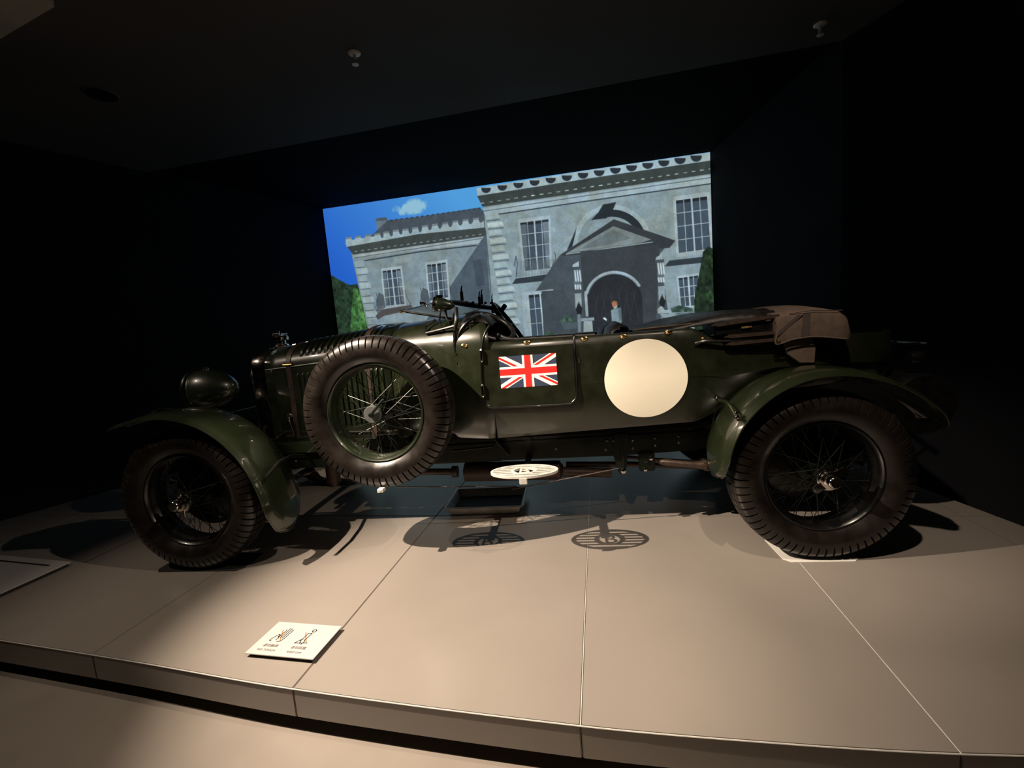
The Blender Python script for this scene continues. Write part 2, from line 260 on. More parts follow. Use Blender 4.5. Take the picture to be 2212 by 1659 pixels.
# ---------------------------------------------------------------- the big screen with the mansion film still
ART = """30,48,34,0 -400,1044 11,960 124,1044 265,1132 379,1125 448,1331 516,1537 520,1979 -519,1897
52,92,48,0 319,1155 412,1237 458,1478 510,1756 520,1979 162,1950
70,116,60,0 354,1250 399,1345 424,1529 427,1658 350,1596
100,118,128,0 770,254 940,259 930,344 762,392
72,86,98,0 762,236 916,236 937,285 767,274
66,76,86,0 642,489 937,285 1394,294 2224,281 2294,422 2282,569
46,54,62,0 972,284 1002,281 1000,302 971,301
46,54,62,0 1048,284 1076,281 1074,302 1046,301
46,54,62,0 1122,284 1150,281 1148,302 1120,301
46,54,62,0 1196,285 1224,281 1222,302 1194,301
46,54,62,0 1270,285 1298,282 1296,302 1268,302
46,54,62,0 1344,285 1372,282 1369,302 1342,302
46,54,62,0 1416,285 1444,282 1442,302 1414,302
46,54,62,0 1489,285 1517,282 1515,302 1488,302
46,54,62,0 1562,285 1589,282 1587,302 1560,302
46,54,62,0 1634,285 1661,282 1659,302 1632,302
46,54,62,0 1705,285 1732,282 1730,302 1704,302
46,54,62,0 1776,285 1804,282 1802,302 1775,302
46,54,62,0 1848,286 1874,283 1872,302 1846,302
46,54,62,0 1918,286 1945,283 1943,302 1916,302
46,54,62,0 1988,286 2015,283 2014,302 1986,302
46,54,62,0 2058,286 2085,283 2084,302 2056,302
46,54,62,0 2128,286 2154,283 2153,302 2126,302
46,54,62,0 2197,286 2224,283 2222,302 2196,302
122,142,152,0 350,683 2280,585 2255,2116 483,1976
150,174,184,0 298,491 660,483 1378,453 2274,465 2283,556 288,578
150,174,184,0 294,452 377,451 376,550 278,549
110,124,132,0 290,444 383,445 374,472 292,472
150,174,184,0 436,452 518,451 516,550 420,548
110,124,132,0 432,444 524,445 515,472 434,472
150,174,184,0 584,449 664,449 664,546 568,545
110,124,132,0 580,442 671,442 662,469 582,470
150,174,184,0 724,449 804,449 804,546 710,545
110,124,132,0 720,442 810,443 802,470 722,470
70,80,90,0 806,463 868,460 860,501 832,522 812,506
150,174,184,0 858,442 937,441 937,538 844,537
110,124,132,0 854,434 943,435 935,462 856,462
70,80,90,0 939,455 1000,453 992,493 965,514 945,498
150,174,184,0 997,435 1076,435 1076,531 982,530
110,124,132,0 992,428 1082,429 1073,455 994,456
70,80,90,0 1078,449 1138,446 1130,487 1103,507 1084,491
150,174,184,0 1134,439 1212,439 1212,535 1120,533
110,124,132,0 1129,431 1218,432 1209,459 1132,459
70,80,90,0 1214,452 1274,450 1266,490 1239,511 1220,494
150,174,184,0 1275,436 1352,436 1352,532 1262,530
110,124,132,0 1270,429 1358,430 1350,456 1273,457
70,80,90,0 1354,450 1414,447 1406,487 1380,508 1360,492
150,174,184,0 1412,427 1488,427 1490,522 1399,520
110,124,132,0 1408,419 1494,421 1486,447 1410,447
70,80,90,0 1490,440 1550,438 1542,477 1516,498 1497,482
150,174,184,0 1554,425 1630,424 1631,519 1542,518
110,124,132,0 1550,418 1636,419 1628,445 1552,445
70,80,90,0 1632,438 1690,436 1684,475 1658,496 1638,480
150,174,184,0 1697,423 1772,423 1773,517 1684,516
110,124,132,0 1693,416 1778,417 1770,443 1695,443
70,80,90,0 1774,436 1832,434 1824,473 1799,494 1780,478
150,174,184,0 1838,422 1912,421 1914,515 1826,514
110,124,132,0 1834,414 1918,415 1910,441 1836,441
70,80,90,0 1914,435 1972,432 1965,471 1940,491 1920,476
150,174,184,0 1976,420 2050,419 2052,513 1965,512
110,124,132,0 1972,413 2055,413 2048,439 1974,440
70,80,90,0 2052,433 2108,430 2102,469 2077,489 2058,474
150,174,184,0 2118,419 2190,418 2193,511 2106,510
110,124,132,0 2114,411 2196,412 2189,438 2116,438
70,80,90,0 2193,432 2249,429 2242,468 2218,488 2200,472
58,66,66,0 297,579 1370,529 2283,556 2274,667 1354,689 375,704
120,134,140,0 400,654 445,652 443,666 398,668
120,134,140,0 498,652 543,651 542,665 496,666
120,134,140,0 596,651 640,650 639,663 594,665
120,134,140,0 694,650 738,648 736,662 692,664
120,134,140,0 790,649 834,647 833,661 789,663
120,134,140,0 887,648 930,646 928,660 885,662
120,134,140,0 982,646 1026,645 1024,658 981,660
120,134,140,0 1078,645 1120,644 1119,657 1076,659
120,134,140,0 1172,644 1214,642 1213,656 1170,658
120,134,140,0 1266,643 1308,641 1306,655 1264,657
120,134,140,0 1358,642 1401,640 1400,654 1358,656
120,134,140,0 1452,641 1494,639 1492,652 1450,654
120,134,140,0 1543,640 1585,638 1584,651 1542,653
120,134,140,0 1635,638 1676,637 1675,650 1634,652
120,134,140,0 1726,637 1767,636 1766,649 1724,651
120,134,140,0 1816,636 1857,634 1856,648 1815,650
120,134,140,0 1906,635 1947,633 1946,646 1905,648
120,134,140,0 1996,634 2036,632 2034,646 1994,647
120,134,140,0 2084,633 2124,631 2124,644 2083,646
120,134,140,0 2172,632 2212,630 2212,643 2172,645
150,168,176,0 366,703 1354,686 2240,680 2167,754 1348,749 368,757
60,70,80,8 388,750 1350,723 2206,695
48,56,66,16 539,806 1345,774 2132,780
138,160,168,0 382,803 512,803 520,893 389,893
66,80,90,8 385,892 516,895
150,172,180,0 392,908 556,911 564,1001 400,998
66,80,90,8 396,998 560,1003
138,160,168,0 404,1013 534,1013 542,1103 412,1103
66,80,90,8 408,1103 538,1104
150,172,180,0 415,1118 579,1121 587,1212 423,1209
66,80,90,8 420,1209 583,1213
138,160,168,0 427,1224 558,1223 566,1314 434,1316
66,80,90,8 431,1315 562,1315
150,172,180,0 438,1330 602,1332 610,1423 446,1422
66,80,90,8 442,1421 606,1424
138,160,168,0 450,1437 581,1435 589,1526 458,1528
66,80,90,8 454,1528 585,1528
150,172,180,0 461,1543 626,1544 634,1636 469,1636
66,80,90,8 466,1635 630,1637
138,160,168,0 473,1651 604,1648 612,1740 481,1743
66,80,90,8 477,1743 608,1741
123,142,151,0 1010,1419 1178,1412 1178,1476 1010,1486
128,147,156,0 1040,978 1164,975 1165,1038 1040,1045
130,149,158,0 632,1584 814,1576 814,1641 631,1653
119,138,147,0 1301,1261 1462,1256 1462,1318 1301,1328
123,142,151,0 1384,1550 1548,1543 1550,1606 1384,1617
117,136,145,0 714,1431 882,1424 882,1489 714,1499
126,145,154,0 1049,978 1170,975 1170,1038 1049,1045
126,145,154,0 754,1578 950,1570 950,1634 754,1647
127,146,155,0 704,1431 838,1426 838,1490 704,1500
127,146,155,0 1063,1417 1242,1409 1244,1473 1063,1484
128,147,156,0 1616,1467 1738,1462 1739,1525 1617,1534
133,152,161,0 1630,1035 1756,1031 1757,1093 1630,1100
129,148,157,0 856,1574 1014,1567 1014,1631 856,1642
130,149,158,0 1138,1267 1330,1260 1331,1324 1138,1334
123,142,151,0 1605,1107 1797,1101 1798,1163 1606,1173
131,150,159,0 568,1213 728,1208 728,1272 568,1281
126,145,154,0 1548,1616 1737,1607 1738,1670 1548,1683
123,142,151,0 1354,1625 1563,1615 1564,1679 1354,1693
133,152,161,0 856,1648 972,1643 972,1708 856,1717
125,144,153,0 992,1642 1197,1632 1198,1697 992,1711
129,148,157,0 1141,1635 1338,1626 1340,1690 1141,1703
119,138,147,0 1003,907 1148,903 1148,966 1002,974
127,146,155,0 926,1422 1038,1418 1038,1482 926,1490
122,141,150,0 1004,980 1156,976 1156,1039 1004,1046
121,140,149,0 1116,1636 1236,1630 1236,1695 1116,1704
119,138,147,0 532,1664 718,1655 718,1720 530,1733
130,149,158,0 1052,833 1223,830 1223,892 1052,900
118,137,146,0 1142,1194 1332,1188 1332,1251 1142,1261
117,136,145,0 1526,1038 1693,1033 1694,1095 1527,1103
126,145,154,0 909,1646 1119,1636 1120,1701 908,1714
132,151,160,0 974,835 1178,831 1178,893 973,902
130,149,158,0 1602,1468 1770,1460 1772,1523 1602,1534
125,144,153,0 1236,1264 1432,1257 1432,1320 1236,1330
120,139,148,0 872,1498 1058,1491 1058,1555 871,1567
120,142,153,5 546,982 1764,926
120,142,153,5 558,1126 1750,1068
120,142,153,5 570,1271 1737,1211
120,142,153,5 583,1417 1724,1356
120,142,153,5 596,1563 1710,1501
120,142,153,5 608,1710 1696,1646
72,86,98,0 2232,679 2275,651 2272,2117 1304,2041 1344,1738 1710,1316
60,72,84,0 2064,977 2174,973 2202,1332 2084,1337
156,178,188,0 757,945 1068,939 1076,1525 746,1529
62,76,90,0 776,980 1048,975 1056,1489 767,1492
34,39,46,0 776,980 1048,975 1049,1011 775,1016
90,106,120,0 775,1006 830,1004 808,1440 768,1482
104,120,134,0 989,1001 1049,1000 1056,1479 1016,1438
172,194,206,7 776,980 767,1492
172,194,206,7 844,979 840,1491
172,194,206,18 913,977 912,1491
172,194,206,7 981,976 984,1490
172,194,206,7 1048,975 1056,1489
172,194,206,7 776,980 1048,975
172,194,206,7 774,1107 1050,1102
172,194,206,7 772,1235 1052,1231
172,194,206,7 770,1363 1054,1360
172,194,206,7 767,1492 1056,1489
156,178,188,0 1404,930 1715,922 1707,1487 1394,1517
62,76,90,0 1422,964 1696,958 1688,1453 1414,1479
34,39,46,0 1422,964 1696,958 1695,992 1422,1000
90,106,120,0 1422,990 1477,988 1454,1424 1414,1468
104,120,134,0 1636,984 1695,982 1688,1443 1651,1406
172,194,206,7 1422,964 1414,1479
172,194,206,7 1491,963 1484,1472
172,194,206,18 1560,961 1552,1466
172,194,206,7 1628,959 1620,1460
172,194,206,7 1696,958 1688,1453
172,194,206,7 1422,964 1696,958
172,194,206,7 1420,1092 1694,1081
172,194,206,7 1418,1220 1692,1204
172,194,206,7 1416,1349 1690,1328
172,194,206,7 1414,1479 1688,1453
74,84,92,0 637,1386 686,1283 755,1325 771,1507 636,1549
110,124,134,5 626,1475 627,1566
110,124,134,5 648,1482 649,1565
110,124,134,5 671,1475 672,1565
110,124,134,5 693,1482 694,1564
110,124,134,5 716,1475 716,1563
110,124,134,5 737,1482 739,1563
110,124,134,5 760,1475 761,1562
110,124,134,5 781,1482 783,1561
110,124,134,5 804,1475 806,1561
110,124,134,5 826,1482 828,1560
110,124,134,5 848,1474 850,1559
110,124,134,5 870,1482 872,1559
110,124,134,5 892,1474 894,1558
110,124,134,5 913,1481 916,1557
110,124,134,5 936,1474 938,1557
110,124,134,5 957,1481 959,1556
110,124,134,5 980,1474 982,1555
110,124,134,5 1000,1481 1004,1555
110,124,134,5 1023,1474 1026,1554
110,124,134,5 1044,1481 1047,1553
110,124,134,5 1066,1474 1069,1553
110,124,134,5 1088,1481 1090,1552
54,62,72,10 628,1548 1116,1521
60,70,80,8 1078,1286 1093,1395 1137,1488 1085,1554
60,70,80,8 649,1279 664,1388 616,1492 642,1586
74,84,92,0 1291,1379 1338,1278 1404,1320 1422,1497 1293,1538
110,124,134,5 1282,1466 1284,1555
110,124,134,5 1304,1473 1306,1555
110,124,134,5 1326,1466 1327,1554
110,124,134,5 1346,1473 1348,1553
110,124,134,5 1368,1466 1370,1552
110,124,134,5 1388,1473 1392,1552
110,124,134,5 1410,1466 1412,1551
110,124,134,5 1431,1473 1434,1551
110,124,134,5 1453,1466 1455,1550
110,124,134,5 1474,1473 1476,1549
110,124,134,5 1495,1466 1498,1549
110,124,134,5 1516,1473 1519,1548
110,124,134,5 1538,1466 1540,1547
110,124,134,5 1558,1472 1561,1547
110,124,134,5 1580,1466 1582,1546
110,124,134,5 1600,1472 1603,1546
110,124,134,5 1621,1466 1624,1545
110,124,134,5 1642,1472 1645,1544
110,124,134,5 1663,1465 1666,1543
110,124,134,5 1683,1472 1687,1543
110,124,134,5 1704,1465 1708,1542
110,124,134,5 1725,1472 1728,1542
54,62,72,10 1284,1537 1752,1512
60,70,80,8 1713,1282 1729,1388 1772,1479 1724,1544
60,70,80,8 1302,1274 1318,1382 1272,1483 1298,1574
74,72,72,0 600,1618 694,1536 1144,1506 1174,1571 730,1630 631,1676
84,92,98,0 752,1750 1028,1747 1030,1819 764,1815
132,154,164,0 2273,233 5158,188 5136,2596 2242,2393
156,182,194,0 2195,23 3658,2 5161,4 5158,131 3650,151 2199,127
40,46,54,0 2384,46 2381,67 2372,85 2356,98 2337,105 2316,106 2294,99 2276,86 2264,68 2258,48 2259,28
40,46,54,0 2595,45 2593,65 2584,83 2568,97 2549,104 2527,104 2506,98 2488,85 2476,67 2470,47 2470,26
40,46,54,0 2804,43 2802,64 2792,82 2777,96 2758,103 2736,104 2715,97 2697,84 2684,66 2678,45 2679,24
40,46,54,0 3009,42 3007,62 2998,81 2983,94 2964,102 2942,102 2920,95 2902,82 2890,64 2884,44 2884,23
40,46,54,0 3212,40 3210,61 3200,80 3186,93 3166,101 3144,101 3124,94 3106,81 3093,63 3086,42 3087,21
40,46,54,0 3411,39 3409,60 3400,78 3386,92 3366,100 3345,100 3324,93 3305,80 3292,62 3286,41 3286,20
40,46,54,0 3608,37 3607,58 3598,77 3582,91 3563,99 3542,99 3520,92 3502,79 3489,60 3482,39 3484,18
40,46,54,0 3802,36 3800,57 3792,76 3777,90 3757,98 3736,98 3715,91 3696,78 3684,59 3676,38 3678,16
40,46,54,0 3994,34 3992,56 3984,75 3968,89 3949,97 3928,97 3906,90 3888,76 3875,58 3868,37 3869,15
40,46,54,0 4182,33 4181,55 4172,74 4158,88 4138,96 4116,96 4096,89 4077,75 4064,57 4057,35 4058,13
40,46,54,0 4368,32 4367,53 4358,73 4344,87 4324,95 4303,95 4282,88 4264,74 4250,56 4243,34 4244,12
40,46,54,0 4552,30 4550,52 4542,71 4528,86 4508,94 4487,94 4466,87 4447,73 4434,54 4427,32 4428,10
40,46,54,0 4733,29 4732,51 4724,70 4709,85 4690,93 4668,93 4647,86 4628,72 4615,53 4608,31 4608,9
40,46,54,0 4912,28 4910,50 4902,69 4888,84 4868,92 4847,92 4826,85 4808,71 4794,52 4786,30 4787,8
54,62,62,0 2196,127 3652,106 5159,100 5156,259 3643,271 2254,279
138,156,150,0 2234,223 2282,224 2281,236 2233,236
138,156,150,0 2346,222 2394,222 2392,235 2345,235
138,156,150,0 2457,221 2504,221 2503,234 2456,233
138,156,150,0 2567,220 2614,220 2613,232 2566,232
138,156,150,0 2676,218 2723,219 2722,231 2676,231
138,156,150,0 2785,217 2832,217 2831,230 2784,230
138,156,150,0 2893,216 2938,216 2938,229 2892,229
138,156,150,0 3000,215 3046,215 3044,228 2999,227
138,156,150,0 3106,214 3151,214 3150,226 3105,226
138,156,150,0 3211,213 3256,213 3256,225 3210,225
138,156,150,0 3316,212 3360,212 3360,224 3315,224
138,156,150,0 3419,211 3464,211 3463,223 3419,223
138,156,150,0 3522,209 3566,210 3566,222 3522,222
138,156,150,0 3624,209 3668,209 3668,221 3624,220
138,156,150,0 3726,207 3770,208 3769,220 3726,219
138,156,150,0 3827,206 3870,207 3870,218 3826,218
138,156,150,0 3927,205 3970,206 3969,217 3926,217
138,156,150,0 4026,204 4068,205 4068,216 4026,216
138,156,150,0 4125,203 4167,203 4166,215 4124,215
138,156,150,0 4222,202 4264,202 4264,214 4222,214
138,156,150,0 4320,201 4361,201 4361,213 4320,213
138,156,150,0 4416,200 4458,200 4457,212 4416,212
138,156,150,0 4512,199 4553,200 4552,211 4512,211
138,156,150,0 4607,198 4648,198 4648,210 4606,210
138,156,150,0 4702,197 4742,197 4742,209 4701,209
138,156,150,0 4795,196 4835,196 4835,208 4795,208
138,156,150,0 4888,195 4928,195 4928,207 4888,207
138,156,150,0 4981,194 5020,194 5020,206 4980,206
152,176,188,0 2260,296 3642,286 5155,273 5154,387 3637,384 2276,394
60,72,82,8 2264,338 3641,316 5155,302
44,54,62,14 2450,404 3637,386 5154,376
130,152,161,0 3020,669 3244,668 3247,728 3021,733
129,151,160,0 2513,1025 2678,1022 2680,1084 2514,1091
136,158,167,0 2787,671 3008,670 3010,730 2788,735
142,164,173,0 3230,805 3416,803 3418,863 3232,868
132,154,163,0 4914,530 5074,529 5078,585 4918,588
140,162,171,0 2923,1158 3150,1153 3152,1214 2925,1223
142,164,173,0 2663,812 2824,810 2826,871 2665,876
139,161,170,0 2759,880 2933,878 2935,939 2761,945
126,148,157,0 3039,807 3194,806 3196,866 3041,871
140,162,171,0 4356,793 4503,791 4506,849 4360,853
141,163,172,0 3008,808 3216,805 3219,865 3010,871
130,152,161,0 4430,858 4634,855 4638,912 4434,919
136,158,167,0 2524,1168 2756,1162 2758,1224 2526,1233
132,154,163,0 3092,807 3265,805 3267,865 3094,870
142,164,173,0 4613,1119 4784,1115 4788,1173 4616,1180
134,156,165,0 4545,1254 4738,1248 4742,1306 4548,1315
134,156,165,0 4390,661 4512,660 4516,717 4394,721
129,151,160,0 3074,1155 3312,1149 3314,1210 3076,1219
137,159,168,0 4904,851 5052,849 5056,906 4908,911
133,155,164,0 2914,878 3116,875 3118,936 2915,943
145,167,176,0 4616,595 4770,594 4774,650 4620,654
139,161,170,0 3010,670 3163,668 3166,728 3011,733
141,163,172,0 4896,530 5026,529 5030,585 4900,588
140,162,171,0 2851,879 3022,877 3024,938 2852,944
134,156,165,0 4880,593 5008,593 5012,649 4884,653
143,165,174,0 4888,1113 5050,1109 5054,1166 4892,1173
136,158,167,0 2960,670 3105,669 3108,729 2962,734
131,153,162,0 4328,926 4444,924 4448,982 4331,987
130,152,161,0 2674,741 2835,740 2836,801 2676,806
135,157,166,0 2600,883 2811,880 2813,941 2602,947
134,156,165,0 2871,601 3096,600 3098,660 2872,665
139,161,170,0 2596,953 2844,949 2846,1010 2598,1018
126,148,157,0 4626,1185 4794,1181 4798,1238 4630,1246
132,154,163,0 3177,600 3358,599 3361,659 3179,663
131,153,162,0 4620,1185 4758,1182 4762,1240 4624,1246
131,153,162,0 2936,1299 3110,1294 3112,1356 2938,1364
127,149,158,0 4491,1322 4658,1317 4661,1376 4494,1384
144,166,175,0 4798,465 4942,466 4945,521 4802,524
139,161,170,0 3237,943 3457,939 3460,999 3240,1007
133,155,164,0 4426,792 4634,790 4637,847 4430,853
145,167,176,0 2808,532 3035,532 3038,592 2810,596
144,166,175,0 2552,602 2745,602 2747,662 2554,667
139,161,170,0 3239,1151 3420,1147 3423,1207 3240,1215
130,152,161,0 4450,858 4663,855 4666,912 4454,918
142,164,173,0 2754,1304 2992,1298 2994,1359 2756,1370
64,76,86,12 2252,326 2270,651 2273,1209 2256,2118
152,175,182,0 2288,392 2440,387 2461,406 2470,461 2456,476 2298,471
128,150,160,0 2296,451 2464,451 2456,476 2298,471
66,80,90,10 2295,473 2462,476
168,190,196,0 2298,501 2486,500 2506,519 2514,574 2500,589 2307,580
128,150,160,0 2305,560 2509,564 2500,589 2307,580
66,80,90,10 2304,583 2507,590
152,175,182,0 2306,610 2458,604 2479,623 2488,679 2474,693 2316,689
128,150,160,0 2314,670 2482,668 2474,693 2316,689
66,80,90,10 2312,692 2480,694
168,190,196,0 2314,720 2504,718 2524,736 2532,792 2518,807 2324,800
128,150,160,0 2322,780 2527,782 2518,807 2324,800
66,80,90,10 2320,802 2525,808
152,175,182,0 2324,830 2476,823 2497,842 2505,898 2492,912 2333,910
128,150,160,0 2332,890 2500,887 2492,912 2333,910
66,80,90,10 2330,913 2498,913
168,190,196,0 2332,941 2522,937 2542,956 2550,1012 2536,1027 2342,1021
128,150,160,0 2340,1001 2545,1001 2536,1027 2342,1021
66,80,90,10 2338,1023 2543,1027
152,175,182,0 2341,1052 2494,1043 2515,1061 2524,1118 2510,1133 2350,1132
128,150,160,0 2349,1112 2517,1108 2510,1133 2350,1132
66,80,90,10 2347,1135 2516,1134
168,190,196,0 2350,1163 2540,1157 2560,1176 2569,1233 2555,1248 2360,1243
128,150,160,0 2358,1223 2563,1222 2555,1248 2360,1243
66,80,90,10 2356,1246 2561,1248
152,175,182,0 2358,1275 2512,1264 2533,1283 2542,1340 2527,1355 2368,1355
128,150,160,0 2366,1335 2536,1330 2527,1355 2368,1355
66,80,90,10 2364,1358 2534,1356
168,190,196,0 2367,1387 2558,1380 2579,1398 2587,1456 2573,1471 2377,1468
128,150,160,0 2376,1448 2582,1445 2573,1471 2377,1468
66,80,90,10 2374,1471 2580,1471
152,175,182,0 2376,1499 2530,1488 2552,1507 2560,1564 2546,1579 2386,1580
128,150,160,0 2384,1560 2554,1553 2546,1579 2386,1580
66,80,90,10 2382,1583 2552,1580
168,190,196,0 2385,1612 2576,1604 2597,1622 2606,1680 2592,1695 2395,1694
128,150,160,0 2393,1673 2600,1669 2592,1695 2395,1694
66,80,90,10 2392,1696 2598,1696
152,175,182,0 2394,1725 2548,1713 2570,1732 2578,1789 2564,1805 2404,1807
128,150,160,0 2402,1787 2572,1779 2564,1805 2404,1807
66,80,90,10 2400,1810 2570,1805
168,190,196,0 2403,1839 2594,1829 2616,1848 2624,1906 2610,1921 2413,1921
128,150,160,0 2411,1901 2619,1895 2610,1921 2413,1921
66,80,90,10 2410,1924 2616,1922
152,175,182,0 2412,1953 2567,1940 2588,1958 2597,2016 2583,2032 2422,2036
128,150,160,0 2420,2015 2591,2006 2583,2032 2422,2036
66,80,90,10 2418,2039 2589,2032
126,149,160,5 2570,497 3630,513
126,149,160,5 4340,580 5031,572
126,149,160,5 2560,617 3624,632
126,149,160,5 4336,669 5029,662
126,149,160,5 2551,738 3618,752
126,149,160,5 4333,759 5027,753
126,149,160,5 2542,860 3611,872
126,149,160,5 4330,849 5025,843
126,149,160,5 2532,982 3604,993
126,149,160,5 4326,940 5023,934
126,149,160,5 2522,1105 3598,1115
126,149,160,5 4323,1030 5021,1026
126,149,160,5 2513,1228 3592,1237
126,149,160,5 4320,1122 5019,1118
126,149,160,5 2504,1353 3585,1360
126,149,160,5 4316,1213 5016,1210
126,149,160,5 2494,1478 3578,1484
126,149,160,5 4312,1305 5014,1303
126,149,160,5 2484,1603 3572,1608
126,149,160,5 4309,1398 5012,1396
126,149,160,5 2475,1730 3565,1733
126,149,160,5 4306,1490 5010,1489
126,149,160,5 2465,1856 3558,1858
126,149,160,5 4302,1583 5008,1583
126,149,160,5 2455,1984 3552,1984
126,149,160,5 4298,1677 5006,1677
156,178,188,0 2696,503 3117,505 3090,1244 2714,1249
62,76,90,0 2722,549 3092,550 3068,1198 2738,1202
34,39,46,0 2722,549 3092,550 3090,595 2723,594
90,106,120,0 2723,581 2797,581 2783,1136 2737,1189
104,120,134,0 3010,582 3090,582 3068,1185 3024,1133
172,194,206,7 2722,549 2738,1202
172,194,206,7 2816,549 2821,1201
172,194,206,18 2908,549 2904,1200
172,194,206,7 3000,550 2986,1199
172,194,206,7 3092,550 3068,1198
172,194,206,7 2722,549 3092,550
172,194,206,7 2726,710 3086,710
172,194,206,7 2730,873 3080,872
172,194,206,7 2734,1037 3074,1034
172,194,206,7 2738,1202 3068,1198
156,178,188,0 4577,474 4983,473 5011,1216 4592,1227
62,76,90,0 4604,520 4960,518 4984,1170 4617,1180
34,39,46,0 4604,520 4960,518 4962,563 4604,565
172,194,206,7 4604,520 4617,1180
172,194,206,7 4694,519 4710,1177
172,194,206,18 4783,519 4802,1175
172,194,206,7 4872,519 4893,1173
172,194,206,7 4960,518 4984,1170
172,194,206,7 4604,520 4960,518
172,194,206,7 4607,683 4966,680
172,194,206,7 4610,847 4972,842
172,194,206,7 4614,1013 4978,1006
172,194,206,7 4617,1180 4984,1170
156,178,188,0 4586,1466 4850,1450 4854,1888 4609,1891
62,76,90,0 4603,1491 4834,1478 4838,1862 4624,1865
34,39,46,0 4603,1491 4834,1478 4834,1504 4604,1517
172,194,206,7 4603,1491 4624,1865
172,194,206,7 4661,1488 4678,1864
172,194,206,18 4719,1484 4731,1863
172,194,206,7 4777,1481 4784,1862
172,194,206,7 4834,1478 4838,1862
172,194,206,7 4603,1491 4834,1478
172,194,206,7 4610,1615 4836,1605
172,194,206,7 4616,1739 4837,1733
172,194,206,7 4624,1865 4838,1862
92,106,114,7 2630,1060 2622,1263
92,106,114,7 2648,1069 2642,1262
92,106,114,7 2669,1061 2662,1262
92,106,114,7 2688,1070 2682,1261
92,106,114,7 2708,1062 2702,1260
92,106,114,7 2727,1071 2722,1259
92,106,114,7 2748,1064 2741,1258
92,106,114,7 2766,1072 2761,1258
92,106,114,7 2786,1065 2780,1257
92,106,114,7 2806,1073 2800,1256
92,106,114,7 2826,1066 2820,1255
92,106,114,7 2844,1075 2840,1254
92,106,114,7 2864,1067 2859,1253
92,106,114,7 2883,1076 2879,1253
92,106,114,7 2903,1068 2898,1252
92,106,114,7 2922,1077 2918,1251
92,106,114,7 2942,1070 2938,1250
92,106,114,7 2960,1078 2957,1250
92,106,114,7 2980,1071 2977,1249
92,106,114,7 2999,1079 2996,1248
92,106,114,7 3019,1072 3015,1247
92,106,114,7 3038,1081 3034,1246
92,106,114,7 3058,1073 3054,1246
92,106,114,7 3076,1082 3073,1245
92,106,114,7 3096,1075 3093,1244
92,106,114,7 3114,1083 3112,1243
60,70,80,10 2604,1114 2640,988 2651,1087 2622,1263
60,70,80,10 3139,998 3149,1079 3080,1199
46,54,62,0 2560,1358 2612,1287 3076,1271 3039,1357
46,54,62,0 4452,1329 4510,1258 4989,1253 5000,1330
120,138,148,7 4513,1183 4514,1251
120,138,148,7 4535,1183 4536,1252
120,138,148,7 4558,1183 4558,1252
120,138,148,7 4580,1184 4580,1252
120,138,148,7 4602,1184 4602,1252
120,138,148,7 4624,1184 4624,1252
120,138,148,7 4646,1184 4646,1253
120,138,148,7 4668,1185 4668,1253
120,138,148,7 4690,1185 4690,1253
120,138,148,7 4712,1185 4712,1254
120,138,148,7 4734,1186 4734,1254
120,138,148,7 4755,1186 4756,1254
120,138,148,7 4777,1186 4778,1254
120,138,148,7 4798,1187 4800,1255
120,138,148,7 4820,1187 4822,1255
120,138,148,7 4842,1187 4843,1255
120,138,148,7 4864,1188 4864,1256
120,138,148,7 4886,1188 4886,1256
120,138,148,7 4907,1188 4908,1256
120,138,148,7 4928,1189 4930,1256
122,144,154,0 4316,1030 4311,934 4290,839 4252,750 4201,668 4136,598 4062,540 3979,498 3891,473 3801,466 3712,477 3627,506 3550,553 3483,615 3429,691 3390,777 3368,872 3363,970 3847,973 3847,973 3847,973 3847,973 3847,973 3847,973 3847,973 3847,973 3847,973 3847,973 3847,973 3847,973 3847,973 3847,973 3847,973 3847,973 3847,973 3847,973
150,174,184,0 4316,980 4303,888 4276,800 4234,717 4180,643 4116,580 4042,529 3962,492 3877,471 3791,466 3706,478 3626,507 3552,551 3488,610 3434,681 3396,762 3371,851 3362,944 3429,948 3436,868 3458,791 3492,721 3537,659 3592,609 3656,570 3726,545 3798,535 3873,539 3946,557 4016,588 4080,632 4136,687 4182,752 4218,823 4242,900 4252,979
36,44,50,0 4252,935 4245,895 4234,856 4220,818 4204,781 4184,746 4162,713 4136,682 4109,653 4079,626 4048,603 4014,583 3980,565 3944,551 3907,541 3870,534 3832,530 3794,530 3806,627 3836,626 3865,629 3894,634 3923,643 3951,653 3978,667 4004,683 4029,701 4052,722 4074,744 4094,769 4111,795 4126,823 4140,851 4150,881 4159,912 4165,943
130,152,162,0 4172,977 4165,920 4150,864 4126,812 4094,763 4056,720 4013,684 3965,655 3913,635 3860,624 3806,622 3754,630 3703,647 3656,673 3614,707 3578,748 3550,796 3529,849 3847,973 3847,973 3847,973 3847,973 3847,973 3847,973 3847,973 3847,973 3847,973 3847,973 3847,973 3847,973 3847,973 3847,973 3847,973 3847,973 3847,973 3847,973
36,44,50,0 3764,455 3922,447 3875,547 3798,635 3609,634 3702,546
40,48,56,0 3292,984 3428,703 3408,794 3362,945
66,76,84,0 3198,1037 4518,1039 4402,1162 4484,2040 4482,2550 2618,2419 2732,1504 2842,1507
50,56,60,0 3198,1037 3884,658 4588,1017 4516,1100 3272,1054
118,134,140,0 3282,1023 3872,745 4311,968 4183,998
100,116,124,0 3456,988 3864,790 4086,925 3752,977
150,170,180,10 3281,1034 4324,1003
54,61,66,0 3454,1019 4406,1041 4328,2026 3482,2149
38,42,46,0 4175,1727 4170,1657 4152,1588 4120,1523 4076,1466 4022,1419 3960,1384 3893,1362 3823,1354 3754,1362 3688,1383 3628,1419 3578,1467 3538,1525 3513,1591 3501,1661 3478,2214 4174,2270
